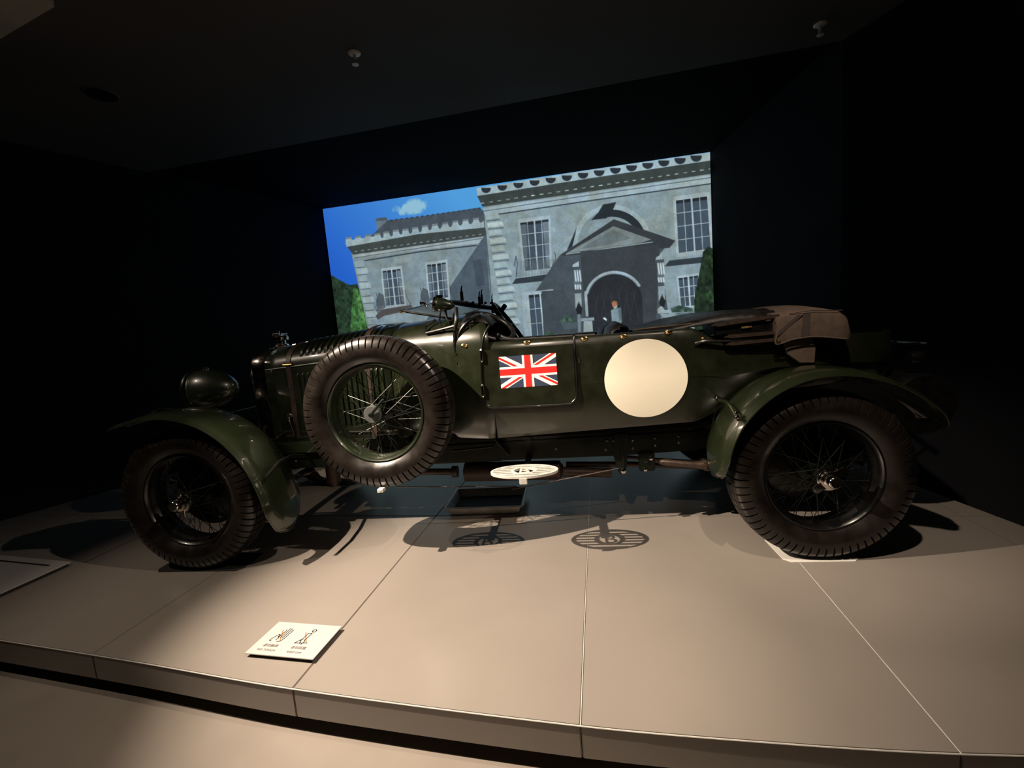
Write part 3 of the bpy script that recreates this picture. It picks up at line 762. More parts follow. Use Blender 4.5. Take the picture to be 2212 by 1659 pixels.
150,172,186,34 4144,1537 4114,1489 4078,1445 4036,1408 3990,1378 3940,1355 3886,1340 3832,1334 3778,1337 3726,1348 3676,1369 3630,1396 3588,1432 3553,1474 3525,1522 3504,1574
90,106,118,8 4126,1547 4098,1501 4064,1461 4025,1426 3981,1397 3934,1376 3884,1362 3833,1356 3782,1359 3733,1370 3686,1388 3642,1415 3603,1448 3570,1488 3544,1533 3524,1582
52,57,62,5 3589,1566 3642,1966
52,57,62,5 3664,1542 3568,1960
52,57,62,5 3688,1554 3741,1975
52,57,62,5 3754,1529 3658,1968
52,57,62,5 3786,1542 3839,1984
52,57,62,5 3843,1516 3747,1976
52,57,62,5 3882,1551 3936,1992
52,57,62,5 3930,1525 3836,1983
52,57,62,5 3977,1583 4032,2000
52,57,62,5 4016,1555 3923,1991
52,57,62,5 4072,1615 4128,2009
52,57,62,5 4102,1586 4011,1999
150,172,186,34 3492,1564 3494,1872
130,150,162,0 3412,1905 3578,1904 3581,1945 3414,1946
140,160,170,0 3448,1949 3554,1950 3555,2485 3403,2474
156,178,190,0 3352,1182 3432,1143 3426,1246 3348,1213
66,78,86,0 3338,1212 3452,1217 3450,1256 3339,1252
90,106,118,0 3358,1250 3448,1250 3440,1479 3356,1478
186,206,216,16 3375,1264 3382,1401
186,206,216,16 3404,1267 3412,1404
186,206,216,16 3434,1270 3442,1407
186,206,216,20 3370,1456 3372,1504
186,206,216,20 3399,1459 3402,1507
186,206,216,20 3429,1462 3433,1510
140,160,172,0 3356,1567 3438,1567 3432,1785 3402,1669 3355,1770
28,34,38,0 3358,1778 3398,1693 3440,1769 3416,1865 3376,1869
110,128,140,38 3392,1863 3386,2108
156,178,190,0 4356,1203 4430,1165 4426,1264 4352,1233
66,78,86,0 4344,1232 4450,1236 4448,1274 4345,1270
90,106,118,0 4363,1268 4446,1268 4444,1490 4365,1489
186,206,216,16 4378,1282 4388,1414
186,206,216,16 4406,1285 4416,1417
186,206,216,16 4434,1288 4444,1420
186,206,216,20 4377,1467 4381,1514
186,206,216,20 4405,1470 4409,1517
186,206,216,20 4433,1473 4437,1520
140,160,172,0 4366,1574 4444,1575 4442,1785 4412,1672 4369,1770
28,34,38,0 4373,1778 4408,1696 4448,1770 4428,1862 4391,1866
110,128,140,38 4406,1860 4406,2097
150,172,184,0 4348,1870 4392,1827 4433,1886 4503,1892 4509,1932 4354,1926
140,160,170,0 4374,1936 4460,1935 4624,2084 4538,2108
150,172,184,0 2677,1491 2740,1489 2764,2158 2669,2150
156,178,188,0 2740,1483 3087,1480 3106,2158 2746,2168
62,76,90,0 2762,1524 3067,1522 3084,2116 2767,2125
34,39,46,0 2762,1524 3067,1522 3068,1563 2762,1566
172,194,206,7 2762,1524 2767,2125
172,194,206,7 2838,1524 2847,2122
172,194,206,18 2915,1523 2926,2120
172,194,206,7 2991,1522 3005,2119
172,194,206,7 3067,1522 3084,2116
172,194,206,7 2762,1524 3067,1522
172,194,206,7 2764,1723 3073,1719
172,194,206,7 2765,1923 3078,1917
172,194,206,7 2767,2125 3084,2116
60,69,76,0 2936,1492 3214,1496 3364,1811 3356,2205 2922,2170
56,76,70,0 3134,1922 3209,1846 3314,1872 3371,1959 3140,1955
70,84,92,0 3156,1948 3378,1960 3351,2039 3197,2035
54,78,70,0 4504,1869 4603,1839 4754,1892 4767,1940 4516,1925
92,110,120,0 4558,1936 4767,1943 4724,1999 4598,1995
64,98,58,0 2895,2101 2993,2059 3131,2104 3170,2223 2873,2200
28,42,30,0 4850,1426 4896,1190 4952,1137 5084,1212 5109,2594 4764,2570 4778,1786
38,60,36,0 4941,1285 4982,1245 5027,1355 5012,1429 4960,1348
36,58,35,0 4910,1722 4979,1683 5002,1854 4936,1802
120,144,156,0 3791,1834 3852,1795 3912,1801 3917,1974 3908,2022 3797,2012
88,110,124,0 3880,1810 3912,1801 3917,1974 3887,1988
28,34,40,0 3844,1791 3882,1779 3908,1804 3856,1811
190,206,214,0 3827,1793 3868,1774 3871,1797 3838,1810
176,124,104,0 3806,1732 3834,1714 3870,1726 3872,1770 3844,1794 3815,1792
150,104,72,0 3811,1724 3834,1707 3870,1720 3876,1770 3860,1761 3850,1737
190,212,222,0 3687,1921 3713,1917 3734,1945 3730,1966 3696,1942"""
def raster():
    Wd, Hd = 760, 428
    yy, xx = np.mgrid[0:Hd, 0:Wd].astype(float)
    U = xx / (Wd - 1) * 5000; V = yy / (Hd - 1) * 3000
    img = np.zeros((Hd, Wd, 3)); fu = U / 5000; fv = V / 3000
    c0 = np.array([38, 98, 206]); c1 = np.array([84, 162, 226])
    t = np.clip(fu * 2.0 + 0.25 - fv * 0.9, 0, 1)[..., None]; img[:] = c0 * (1 - t) + c1 * t
    img[V > 1950] = (118, 136, 138)
    rng = np.random.RandomState(4)
    def noise(n):
        g = rng.rand(n, n * 2); ix = fu * (n * 2 - 1.001); iy = fv * (n - 1.001)
        x0 = ix.astype(int); y0 = iy.astype(int); a = ix - x0; b = iy - y0; a = a * a * (3 - 2 * a); b = b * b * (3 - 2 * b)
        return (g[y0, x0] * (1 - a) + g[y0, x0 + 1] * a) * (1 - b) + (g[y0 + 1, x0] * (1 - a) + g[y0 + 1, x0 + 1] * a) * b
    cl = noise(16) * 0.45 + noise(40) * 0.35 + noise(90) * 0.2
    m = np.clip(1.25 - np.hypot((U - 1290) / 330, (V - 150) / 150), 0, 1) * 1.15
    m = np.clip((m * (0.2 + 1.3 * cl) - 0.44) * 3.0, 0, 0.85)[..., None]
    img = img * (1 - m) + np.array([160, 205, 218]) * m
    cover = np.zeros((Hd, Wd))
    def soft(sd, y0, y1, x0, x1, col):
        a = np.clip(0.5 - sd, 0, 1)[..., None]
        img[y0:y1, x0:x1] = img[y0:y1, x0:x1] * (1 - a) + np.array(col) * a
        cover[y0:y1, x0:x1] = np.maximum(cover[y0:y1, x0:x1], a[..., 0])
    for ln in ART.strip().split('\n'):
        h, *pp = ln.split(' '); *col, lw = [int(q) for q in h.split(',')]
        lw = lw / 5000 * Wd if lw else None
        P = np.array([[float(q) for q in p.split(',')] for p in pp]) * np.array([(Wd - 1) / 5000, (Hd - 1) / 3000])
        pad = 2 + (lw or 0)
        x0 = int(max(0, P[:, 0].min() - pad)); x1 = int(min(Wd, P[:, 0].max() + pad + 1))
        y0 = int(max(0, P[:, 1].min() - pad)); y1 = int(min(Hd, P[:, 1].max() + pad + 1))
        if x1 <= x0 or y1 <= y0: continue
        X = xx[y0:y1, x0:x1]; Y = yy[y0:y1, x0:x1]
        dist = np.full(X.shape, 1e9); ins = np.zeros(X.shape, bool)
        n = len(P)
        for i in range(n if lw is None else n - 1):
            a = P[i]; b = P[(i + 1) % n]; d = b - a; L2 = max((d * d).sum(), 1e-9)
            t = np.clip(((X - a[0]) * d[0] + (Y - a[1]) * d[1]) / L2, 0, 1)
            dist = np.minimum(dist, np.hypot(X - a[0] - t * d[0], Y - a[1] - t * d[1]))
            if lw is None and a[1] != b[1]:
                c = ((a[1] > Y) != (b[1] > Y)) & (X < (b[0] - a[0]) * (Y - a[1]) / (b[1] - a[1]) + a[0]); ins ^= c
        soft(np.where(ins, -dist, dist) if lw is None else dist - max(lw / 2, 0.35), y0, y1, x0, x1, col)
    st = 0.90 + 0.13 * noise(30) + 0.09 * noise(110)
    img = np.where(cover[..., None] > 0.5, img * st[..., None], img)
    leaf = ((img[..., 1] > img[..., 0] + 10) & (img[..., 1] > img[..., 2] + 4))[..., None]
    g1 = rng.rand(Hd, Wd); g1 = (g1 + np.roll(g1, 1, 0) + np.roll(g1, 1, 1) + np.roll(g1, 2, 0)) / 4
    img = np.where(leaf, img * (0.35 + 0.75 * noise(70) + 0.65 * g1)[..., None], img)
    warm = np.clip(noise(12) * 0.6 + noise(44) * 0.5 - 0.35, 0, 1)[..., None]
    stone = (cover[..., None] > 0.5) & ~leaf & (img.mean(-1, keepdims=True) > 100)
    img = np.where(stone, img * (1 - warm * np.array([0.06, 0.13, 0.24])), img)
    img = np.where(cover[..., None] > 0.5, img * (0.96 + 0.08 * g1)[..., None] + 7, img)
    img = np.clip(img, 0, 255) / 255
    return np.where(img < 0.04045, img / 12.92, ((img + 0.055) / 1.055) ** 2.4), Wd, Hd
def screen():
    img, Wd, Hd = raster()
    TL = np.array([-1.111, 4.116, 3.108]); TR = np.array([3.998, 3.707, 3.108]); H = 2.87
    nrm = np.array([-(TR - TL)[1], (TR - TL)[0], 0]); nrm = -nrm / np.linalg.norm(nrm)
    TL = TL + nrm * 0.03; TR = TR + nrm * 0.03
    u = np.linspace(0, 1, Wd)[None, :, None]; v = np.linspace(0, 1, Hd)[:, None, None]
    co = TL * (1 - u) + TR * u - np.array([0, 0, H]) * v
    co = (np.broadcast_to(co, (Hd, Wd, 3))).reshape(-1, 3)
    root = empty('projection_screen', (1.44, 3.88, 0.23))
    rl = np.array(root.location)
    me = bpy.data.meshes.new('screen_picture')
    idx = np.arange(Wd * Hd).reshape(Hd, Wd)
    q = np.stack([idx[:-1, :-1], idx[1:, :-1], idx[1:, 1:], idx[:-1, 1:]], -1).reshape(-1, 4)
    me.vertices.add(Wd * Hd); me.vertices.foreach_set('co', (co - rl).ravel())
    me.loops.add(q.size); me.loops.foreach_set('vertex_index', q.ravel())
    me.polygons.add(len(q)); me.polygons.foreach_set('loop_start', np.arange(len(q)) * 4)
    me.update(calc_edges=True)
    at = me.color_attributes.new('picture', 'FLOAT_COLOR', 'POINT')
    at.data.foreach_set('color', np.concatenate([img.reshape(-1, 3), np.ones((Wd * Hd, 1))], 1).ravel())
    m = bpy.data.materials.new('projected film still'); m.use_nodes = True; nt = m.node_tree
    b = nt.nodes['Principled BSDF']; b.inputs['Base Color'].default_value = (0.02, 0.02, 0.02, 1); b.inputs['Roughness'].default_value = 0.6
    a = nt.nodes.new('ShaderNodeAttribute'); a.attribute_name = 'picture'
    nt.links.new(a.outputs['Color'], b.inputs['Emission Color']); b.inputs['Emission Strength'].default_value = 0.92
    me.materials.append(m)
    o = bpy.data.objects.new('screen_picture', me); COL.objects.link(o); o.parent = root
    bk = MB(); C0 = TL - nrm * 0.001; C1 = TR - nrm * 0.001
    bk.add([C0, C1, C1 - nrm * 0.024, C0 - nrm * 0.024] + [p - np.array([0, 0, H]) for p in (C0, C1, C1 - nrm * 0.024, C0 - nrm * 0.024)],
           [(0, 1, 2, 3), (4, 7, 6, 5), (0, 4, 5, 1), (1, 5, 6, 2), (2, 6, 7, 3), (3, 7, 4, 0)])
    bk.build('backing_panel', 'toe', root, smooth=False)
    tag(root, 'large lit screen on the back wall showing a pale stone mansion under blue sky', 'screen')
screen()

# ---------------------------------------------------------------- ceiling fittings
def sprinkler(x, y, label):
    r = empty('sprinkler', (x, y, ZC))
    b = MB(); b.lathe([(0.001, ZC - 0.010), (0.030, ZC - 0.010), (0.040, ZC - 0.004), (0.042, ZC - 0.0005)], 'z', (x, y, 0), 24)
    b.build('ceiling_plate', 'tray', r)
    b = MB(); b.lathe([(0.001, ZC - 0.062), (0.010, ZC - 0.062), (0.011, ZC - 0.010)], 'z', (x, y, 0), 14)
    b.lathe([(0.001, ZC - 0.072), (0.022, ZC - 0.070), (0.022, ZC - 0.066), (0.001, ZC - 0.064)], 'z', (x, y, 0), 18)
    b.build('nozzle', 'tray', r)
    tag(r, label, 'sprinkler')
sprinkler(0.896, 0.883, 'small pale ceiling sprinkler, the left one, above the car bonnet')
sprinkler(3.99, 1.349, 'small dim ceiling sprinkler, the right one, high above the folded hood')
r = empty('ceiling_speaker', (-0.995, 0.885, ZC))
b = MB(); b.lathe([(0.001, ZC - 0.006), (0.095, ZC - 0.006)], 'z', (-0.995, 0.885, 0), 32); b.build('grille', 'soffit', r)
b = MB(); b.lathe([(0.095, ZC - 0.006), (0.099, ZC - 0.008), (0.104, ZC - 0.0005), (0.095, ZC - 0.0005)], 'z', (-0.995, 0.885, 0), 32, closed=True); b.build('frame', 'ceiling', r)
tag(r, 'round dark speaker grille flush in the ceiling at the left', 'speaker')

# ================================================================ the platform
ANG = 0.0729
EX = [-6, -3.5, -2.0, -0.49, 0.35, 1.09, 2.11, 2.68, 3.11, 3.5, 4.0, 4.6, 5.2, 6.5]
EY = [0.05, -0.16, -0.36, -0.58, -0.706, -0.824, -0.945, -0.985, -1.0, -0.99, -0.945, -0.85, -0.72, -0.35]
def edge_y(x):
    # smooth through the measured edge points
    i = max(1, min(len(EX) - 3, int(np.searchsorted(EX, x)) - 1))
    p0, p1, p2, p3 = i - 1, i, i + 1, min(i + 2, len(EX) - 1)
    m1 = (EY[p2] - EY[p0]) / (EX[p2] - EX[p0]); m2 = (EY[p3] - EY[p1]) / (EX[p3] - EX[p1]); h = EX[p2] - EX[p1]
    t = (x - EX[p1]) / h
    return (2*t**3-3*t*t+1)*EY[p1] + (t**3-2*t*t+t)*h*m1 + (-2*t**3+3*t*t)*EY[p2] + (t**3-t*t)*h*m2
def seam_x(s, y): return s + math.tan(ANG) * (y + 0.5)
plinth = empty('display_platform', (1.65, 0.8, ZF))
tag(plinth, 'low beige display platform with curved front edge carrying the vintage car', 'platform')
GAP = 0.0012
def cut(s0, s1, yb0, yb1, front, name):
    """one deck panel between two seams; front panels carry the curved edge"""
    poly = []
    if front:
        xs = np.linspace(0, 1, 9)
        xl = seam_x(s0, -0.9) + GAP; xr = seam_x(s1, -0.9) - GAP
        for _ in range(3):
            xl = seam_x(s0, edge_y(xl)) + GAP; xr = seam_x(s1, edge_y(xr)) - GAP
        poly += [(xl + (xr - xl) * t, edge_y(xl + (xr - xl) * t)) for t in xs]
    else:
        yl = yb0 - math.tan(ANG) * (seam_x(s0, yb0) - 3); yr = yb0 - math.tan(ANG) * (seam_x(s1, yb0) - 3)
        poly += [(seam_x(s0, yl) + GAP, yl + GAP), (seam_x(s1, yr) - GAP, yr + GAP)]
    yl = yb1 - math.tan(ANG) * (seam_x(s0, yb1) - 3); yr = yb1 - math.tan(ANG) * (seam_x(s1, yb1) - 3)
    poly += [(seam_x(s1, yr) - GAP, yr - GAP), (seam_x(s0, yl) + GAP, yl - GAP)]
    for (p, q) in ((A2, A1), (A1, A0), (B0, B1), (B1, B2)):
        n = Vector((q[1] - p[1], p[0] - q[0])).normalized(); out = []
        for i in range(len(poly)):
            a, c = Vector(poly[i]), Vector(poly[(i + 1) % len(poly)]); da = (a - Vector(p)).dot(n) - 0.02; dc = (c - Vector(p)).dot(n) - 0.02
            if da >= 0: out.append(tuple(a))
            if (da >= 0) != (dc >= 0): t = da / (da - dc); out.append(tuple(a + (c - a) * t))
        poly = out
        if len(poly) < 3: return
    b = MB(); b.prism(poly, -0.115, 0.0, 'z')
    b.build(name, 'slab', plinth, bevel=0.003, angle=30)
seams = [-5.6, -4.6, -3.6, -1.95, -0.92, 0.10, 1.1156, 2.1423, 3.1486, 4.17, 5.19, 6.2]
seams = [-4.0, -2.97, -1.945, -0.92, 0.10, 1.1156, 2.1423, 3.1486, 4.17, 5.19]
for s0, s1 in zip(seams[:-1], seams[1:]):
    cut(s0, s1, None, 0.52, True, 'deck_panel')
    cut(s0, s1, 0.52, 2.35, False, 'deck_panel')
    cut(s0, s1, 2.35, 3.45, False, 'deck_panel')
xs = np.linspace(-2.6, 4.6, 40)
b = MB(); b.prism([(x, edge_y(x) + 0.11) for x in xs] + [(4.0, 2.2), (-1.7, 2.2)], ZF, -0.1155, 'z')
b.build('recessed_base', 'toe', plinth, smooth=False)

b = MB(); b.tube([(x, edge_y(x) - 0.0006, -0.0023) for x in np.linspace(-2.4, 4.4, 120)], 0.0022, 6); b.build('edge_highlight', 'alu', plinth)  # light catching the front edge, built in as a bright strip
for s0 in (2.1423, 3.1486):  # highlights on two seams, added as thin bright strips
    y0 = edge_y(seam_x(s0, -0.95)) + 0.001; b = MB(); b.prism([(seam_x(s0, y0) - 0.0013, y0), (seam_x(s0, y0) + 0.0013, y0), (seam_x(s0, 2.3) + 0.0013, 2.3), (seam_x(s0, 2.3) - 0.0013, 2.3)], -0.004, 0.0, 'z'); b.build('seam_highlight', 'alu', plinth, smooth=False)
# sign plate with pictograms
def text_mesh(body, size, name, m, parent, fn, spacing=1.0, thick=0.0):
    cu = bpy.data.curves.new(name, 'FONT'); cu.body = body; cu.size = size; cu.space_character = spacing; cu.extrude = thick
    cu.align_x = 'CENTER'; cu.resolution_u = 3
    to = bpy.data.objects.new(name, cu); COL.objects.link(to)
    dg = bpy.context.evaluated_depsgraph_get(); me = bpy.data.meshes.new_from_object(to.evaluated_get(dg))
    bpy.data.objects.remove(to); me.materials.clear(); me.materials.append(M[m])
    base = wloc(parent)
    for v in me.vertices: v.co = Vector(fn(v.co.x, v.co.y, v.co.z)) - base
    me.update(); o = bpy.data.objects.new(name, me); COL.objects.link(o); o.parent = parent
    return o
SO = Vector((0.9585, -0.594, 0)); SA = -0.10
def sg(u, v, z=0.0):      # sign coordinates: u to the right, v away from the viewer
    return (SO.x + u * cos(SA) - v * sin(SA), SO.y + u * sin(SA) + v * cos(SA), 0.0195 + z)
sign = empty('notice_sign', (SO.x, SO.y, 0))
tag(sign, 'white tilted-square notice plate with crossed-out hand and figure symbols on the platform', 'sign')
def sgbox(b, u0, u1, v0, v1, z0, z1):
    c = [sg(u, v)[:2] for u, v in ((u0, v0), (u1, v0), (u1, v1), (u0, v1))]; b.prism(c, z0, z1, 'z')
b = MB(); sgbox(b, -0.155, 0.155, -0.097, 0.097, 0.0145, 0.0190); b.build('sign_plate', 'sign', sign, bevel=0.0008)
b = MB(); sgbox(b, -0.14, 0.14, -0.086, 0.086, 0.0, 0.0145); b.build('sign_base', 'toe', sign, smooth=False)
def stroke(b, pts, w=0.0022):
    for p, q in zip(pts[:-1], pts[1:]):
        p = Vector(p); q = Vector(q); d = (q - p).normalized(); n = Vector((-d.y, d.x)) * w / 2; e = d * w * 0.3
        c = [sg(*(x)) [:2] for x in ((p - n - e), (q - n + e), (q + n + e), (p + n - e))]
        b.prism(c, 0.0191, 0.0195, 'z')
b = MB()
for k, (x, y0, y1) in enumerate([(-0.080, 0.005, 0.050), (-0.070, 0.0, 0.060), (-0.060, 0.0, 0.058), (-0.050, -0.004, 0.050)]):
    stroke(b, [(x, y0), (x + 0.004, y1)], 0.0038)
stroke(b, [(-0.050, -0.004), (-0.056, -0.018), (-0.070, -0.022)], 0.0038)
stroke(b, [(-0.084, 0.005), (-0.083, 0.016), (-0.089, 0.020), (-0.096, 0.010), (-0.105, -0.008), (-0.106, -0.018), (-0.098, -0.020)], 0.0038)
stroke(b, [(-0.084, 0.008), (-0.078, -0.002), (-0.080, -0.012)], 0.0038)
b.build('hand_pictogram', 'ink', sign, smooth=False); b = MB()
stroke(b, [(0.052 + 0.008 * cos(t), 0.056 + 0.008 * sin(t)) for t in np.linspace(0, 2 * pi, 13)], 0.0038)
stroke(b, [(0.034, 0.016), (0.036, 0.040), (0.052, 0.040), (0.050, 0.014), (0.046, 0.004)], 0.0038)
stroke(b, [(0.034, 0.014), (0.032, -0.006), (0.040, -0.022)], 0.0038); stroke(b, [(0.046, 0.004), (0.052, -0.012), (0.048, -0.026)], 0.0038)
stroke(b, [(0.014, -0.022), (0.070, -0.016)], 0.0040); stroke(b, [(0.016, -0.020), (0.026, -0.004), (0.036, 0.002)], 0.0038)
b.build('figure_pictogram', 'ink', sign, smooth=False)
b = MB(); stroke(b, [(-0.093, 0.046), (-0.058, -0.016)], 0.0046); b.build('orange_slash', 'ink_o', sign, smooth=False)
b = MB(); stroke(b, [(0.020, 0.042), (0.062, -0.012)], 0.0046); b.build('orange_slash', 'ink_o', sign, smooth=False)
for u0, t1, t2 in ((-0.077, '请勿触摸', 'NO TOUCH'), (0.052, '请勿踩踏', 'KEEP OFF')):
    text_mesh(t1, 0.0175, 'chinese_caption', 'ink_g', sign, lambda x, y, z, u0=u0: sg(u0 + x, -0.052 + y, 0.0002))
    text_mesh(t2, 0.0145, 'english_caption', 'ink', sign, lambda x, y, z, u0=u0: sg(u0 + x, -0.076 + y, 0.0002), 1.08)

# information plaque at the far left of the platform
pl = empty('info_plaque', (-1.35, 0.0, 0))
tag(pl, 'white plaque with a dark slot lying on the platform, cut by the left frame edge', 'plaque')
def lp(u, v): a = -0.16; return (-0.925 + u * cos(a) - v * sin(a) * 0.3, 0.075 + u * sin(a) + v * cos(a))
b = MB(); b.prism([lp(0, 0), lp(-0.9, 0), lp(-0.92, -0.42), lp(-0.02, -0.42)], 0.0185, 0.026, 'z'); b.build('plaque_plate', 'sign', pl, bevel=0.001)
b = MB(); b.prism([lp(-0.01, -0.01), lp(-0.89, -0.01), lp(-0.9, -0.41), lp(-0.03, -0.41)], 0.0006, 0.0185, 'z'); b.build('plaque_base', 'toe', pl, smooth=False)
b = MB(); b.prism([lp(-0.09, -0.052), lp(-0.88, -0.052), lp(-0.88, -0.066), lp(-0.09, -0.066)], 0.0255, 0.0266, 'z'); b.build('slot', 'ink', pl, smooth=False)

# drip tray under the gearbox
tray = empty('drip_tray', (1.53, 0.81, 0))
tag(tray, 'grey steel drip tray on the floor beneath the car, oily inside', 'tray')
x0, x1, y0, y1 = 1.268, 1.802, 0.615, 0.995
def ring(ins, z, r=0.02):
    pts = []
    for cx, cy, a0 in ((x1 - ins - r, y1 - ins - r, 0), (x0 + ins + r, y1 - ins - r, 90), (x0 + ins + r, y0 + ins + r, 180), (x1 - ins - r, y0 + ins + r, 270)):
        for k in range(5):
            a = radians(a0 + k * 22.5); pts.append((cx + r * cos(a), cy + r * sin(a), z))
    return pts
b = MB(); b.loft([ring(-0.006, 0.062), ring(0.0, 0.064), ring(0.012, 0.0625), ring(0.036, 0.008), ring(0.036, 0.002)], closed_sec=True)
b.add(ring(0.036, 0.002), [tuple(range(20))])
b.build('tray_shell', 'tray', tray, solid=0.0025, angle=50)
b = MB(); b.prism([(p[0], p[1]) for p in ring(0.040, 0)], 0.006, 0.012, 'z'); b.build('oil_film', 'oil', tray, smooth=False)

# wheel pads
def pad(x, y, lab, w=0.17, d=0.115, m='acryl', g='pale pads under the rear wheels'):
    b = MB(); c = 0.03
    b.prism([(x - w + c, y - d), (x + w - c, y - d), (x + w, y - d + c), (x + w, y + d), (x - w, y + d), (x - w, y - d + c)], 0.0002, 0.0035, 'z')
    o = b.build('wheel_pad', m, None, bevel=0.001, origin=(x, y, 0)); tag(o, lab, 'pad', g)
pad(3.29, 0.09, 'thin pale pad under the near rear wheel')
pad(0.0, 0.08, 'thin black slab under the near front wheel', 0.27, 0.10, 'toe', 'thin black slabs under the front wheels')  # black slab, wider than the pale rear pads
pad(3.29, 1.47, 'thin pale pad under the far rear wheel')
pad(0.0, 1.47, 'thin black slab under the far front wheel', 0.27, 0.10, 'toe', 'thin black slabs under the front wheels')

# ================================================================ the car (front axle at x=0, rear axle at x=3.302, centreline y=0.77)
CY = 0.77; HZ = 0.4125
car = empty('vintage_car', (1.65, CY, 0))
tag(car, 'dark green open vintage racing tourer with cream roundel and flag on the door', 'car')

# ---------------------------------------------------------------- wheels
def tyre_mesh():
    # (radius, y, groove weight); outer face is -y
    prof = [(0.256, 0.004, 0), (0.266, -0.004, 0), (0.285, -0.021, 0), (0.310, -0.033, 0), (0.330, -0.036, 0), (0.342, -0.0355, .2), (0.352, -0.034, .9), (0.368, -0.029, 1), (0.384, -0.021, 1), (0.396, -0.010, 1),
            (0.402, 0.000, 1), (0.4045, 0.012, 1), (0.3985, 0.014, 0), (0.3985, 0.020, 0), (0.4055, 0.022, 1), (0.4075, 0.036, 1), (0.4015, 0.038, 0), (0.4015, 0.044, 0), (0.408, 0.046, 1), (0.4085, 0.062, 1)]
    prof = prof + [(r, 0.124 - y, g) for r, y, g in prof[::-1][1:]]
    ribs = 64; sub = [0, 0, 0, 0, 1]; offs = [0.0, 0.26, 0.52, 0.78, 0.89]
    vs = []; n = len(prof)
    for k in range(ribs):
        for j in range(5):
            for i, (r, y, g) in enumerate(prof):
                # tread ribs sweep forward towards the sidewall
                sw = 0.035 * max(0, 0.4 - abs(r - 0.30) * 4) if False else 0.0
                a = 2 * pi * (k + offs[j] + sw) / ribs
                rr = r - (0.012 * g if sub[j] else 0); yy = y
                if sub[j] and g and y < 0: yy = y + 0.0085 * g
                if sub[j] and g and y > 0.124: yy = y - 0.0085 * g
                vs.append((rr * cos(a), yy, rr * sin(a)))
    S = ribs * 5; fs = []
    for k in range(S):
        k2 = (k + 1) % S
        for i in range(n - 1): fs.append((k * n + i, k * n + i + 1, k2 * n + i + 1, k2 * n + i))
    return MB().add(vs, fs)
def rim_mesh():
    prof = [(0.262, 0.002), (0.266, -0.003), (0.263, -0.008), (0.257, -0.008), (0.250, 0.0), (0.246, 0.012), (0.244, 0.030), (0.236, 0.040), (0.236, 0.084), (0.244, 0.094), (0.246, 0.112), (0.252, 0.130), (0.264, 0.132),
            (0.264, 0.122), (0.256, 0.116), (0.252, 0.100), (0.242, 0.080), (0.242, 0.044), (0.252, 0.028), (0.254, 0.012)]
    return MB().lathe(prof, 'y', seg=72, closed=True)
def spoke_mb(h, r): return MB().tube([h, r], 0.0017, 6)
PW = None
def nut_mb(ears=True):
    b = MB()
    b.lathe([(0.001, -0.098), (0.024, -0.098), (0.0275, -0.095), (0.029, -0.090), (0.031, -0.066), (0.040, -0.062), (0.042, -0.050), (0.052, -0.046), (0.054, -0.030), (0.050, -0.018), (0.02, -0.018)], 'y', seg=28)
    if ears:
        for s in (-1, 1):
            pr = [(0.034, -0.020), (0.060, -0.016), (0.080, -0.013), (0.088, 0.0), (0.080, 0.013), (0.060, 0.016), (0.034, 0.020)]
            b.prism([(s * x, z) for x, z in pr], -0.054, -0.034, 'y')
    return b
def build_wheel(name, loc, ear, spare=False):
    wh = rim_mesh().build(name, 'paint' if spare else 'black', car, origin=None)
    base = wloc(car); wh.location = Vector(loc) - base
    me = wh.data
    for v in me.vertices: v.co += base
    # children are built in wheel-local space
    def sub(b, nm, m, **k):
        o = b.build(nm, m, None, **k); o.parent = wh; return o
    sub(tyre_mesh(), 'tyre', 'rubber', angle=32)
    hb = MB(); hb.lathe([(0.001, -0.022), (0.040, -0.022), (0.046, -0.016), (0.046, -0.006), (0.034, 0.0), (0.036, 0.10), (0.062, 0.112), (0.066, 0.122), (0.066, 0.136), (0.03, 0.14)], 'y', seg=28)
    sub(hb, 'hub', 'frame')
    s1 = sub(spoke_mb((0.043 * cos(-1.25), -0.011, 0.043 * sin(-1.25)), (0.241, 0.042, 0)), 'spoke', 'frame')
    s2 = sub(spoke_mb((0.060 * cos(1.35), 0.116, 0.060 * sin(1.35)), (0.238, 0.072, 0)), 'spoke', 'frame')
    s3 = sub(spoke_mb((0.043 * cos(1.25), -0.011, 0.043 * sin(1.25)), (0.241, 0.046, 0)), 'spoke', 'frame')
    s4 = sub(spoke_mb((0.060 * cos(-1.35), 0.119, 0.060 * sin(-1.35)), (0.238, 0.064, 0)), 'spoke', 'frame')
    for st, n, ph in ((s1, 12, 0.0), (s3, 12, 0.13), (s2, 18, 0.05), (s4, 18, 0.22)):
        st.rotation_euler = (0, ph, 0)
        for k in range(1, n): copy(st, wh, (0, 0, 0), (0, ph + 2 * pi * k / n, 0))
    if not spare:
        nb = nut_mb(); rot = Matrix.Rotation(-radians(ear), 4, 'Y')
        nb.v = [tuple(rot @ Vector(v)) for v in nb.v]
        sub(nb, 'knock_off_nut', 'chrome', bevel=0.002, angle=35)
    return wh, sub
wr, sub = build_wheel('wheel', (3.302, 0.0, HZ), 40)
wf, sub = build_wheel('wheel', (0.0, 0.0, HZ), 97)
def clone_wheel(src, loc, rotz):
    c = src.copy(); COL.objects.link(c); c.parent = car; c.location = Vector(loc) - wloc(car); c.rotation_euler = (0, 0, rotz)
    for ch in list(src.children):
        d = ch.copy(); COL.objects.link(d); d.parent = c
    return c
clone_wheel(wr, (3.302, 2 * CY, HZ), pi); clone_wheel(wf, (0.0, 2 * CY, HZ), pi)
sp, sub = build_wheel('spare_wheel', (1.128, 0.045, 0.832), 0, True)
sp['label'] = 'spare wire wheel strapped upright to the side of the bonnet'
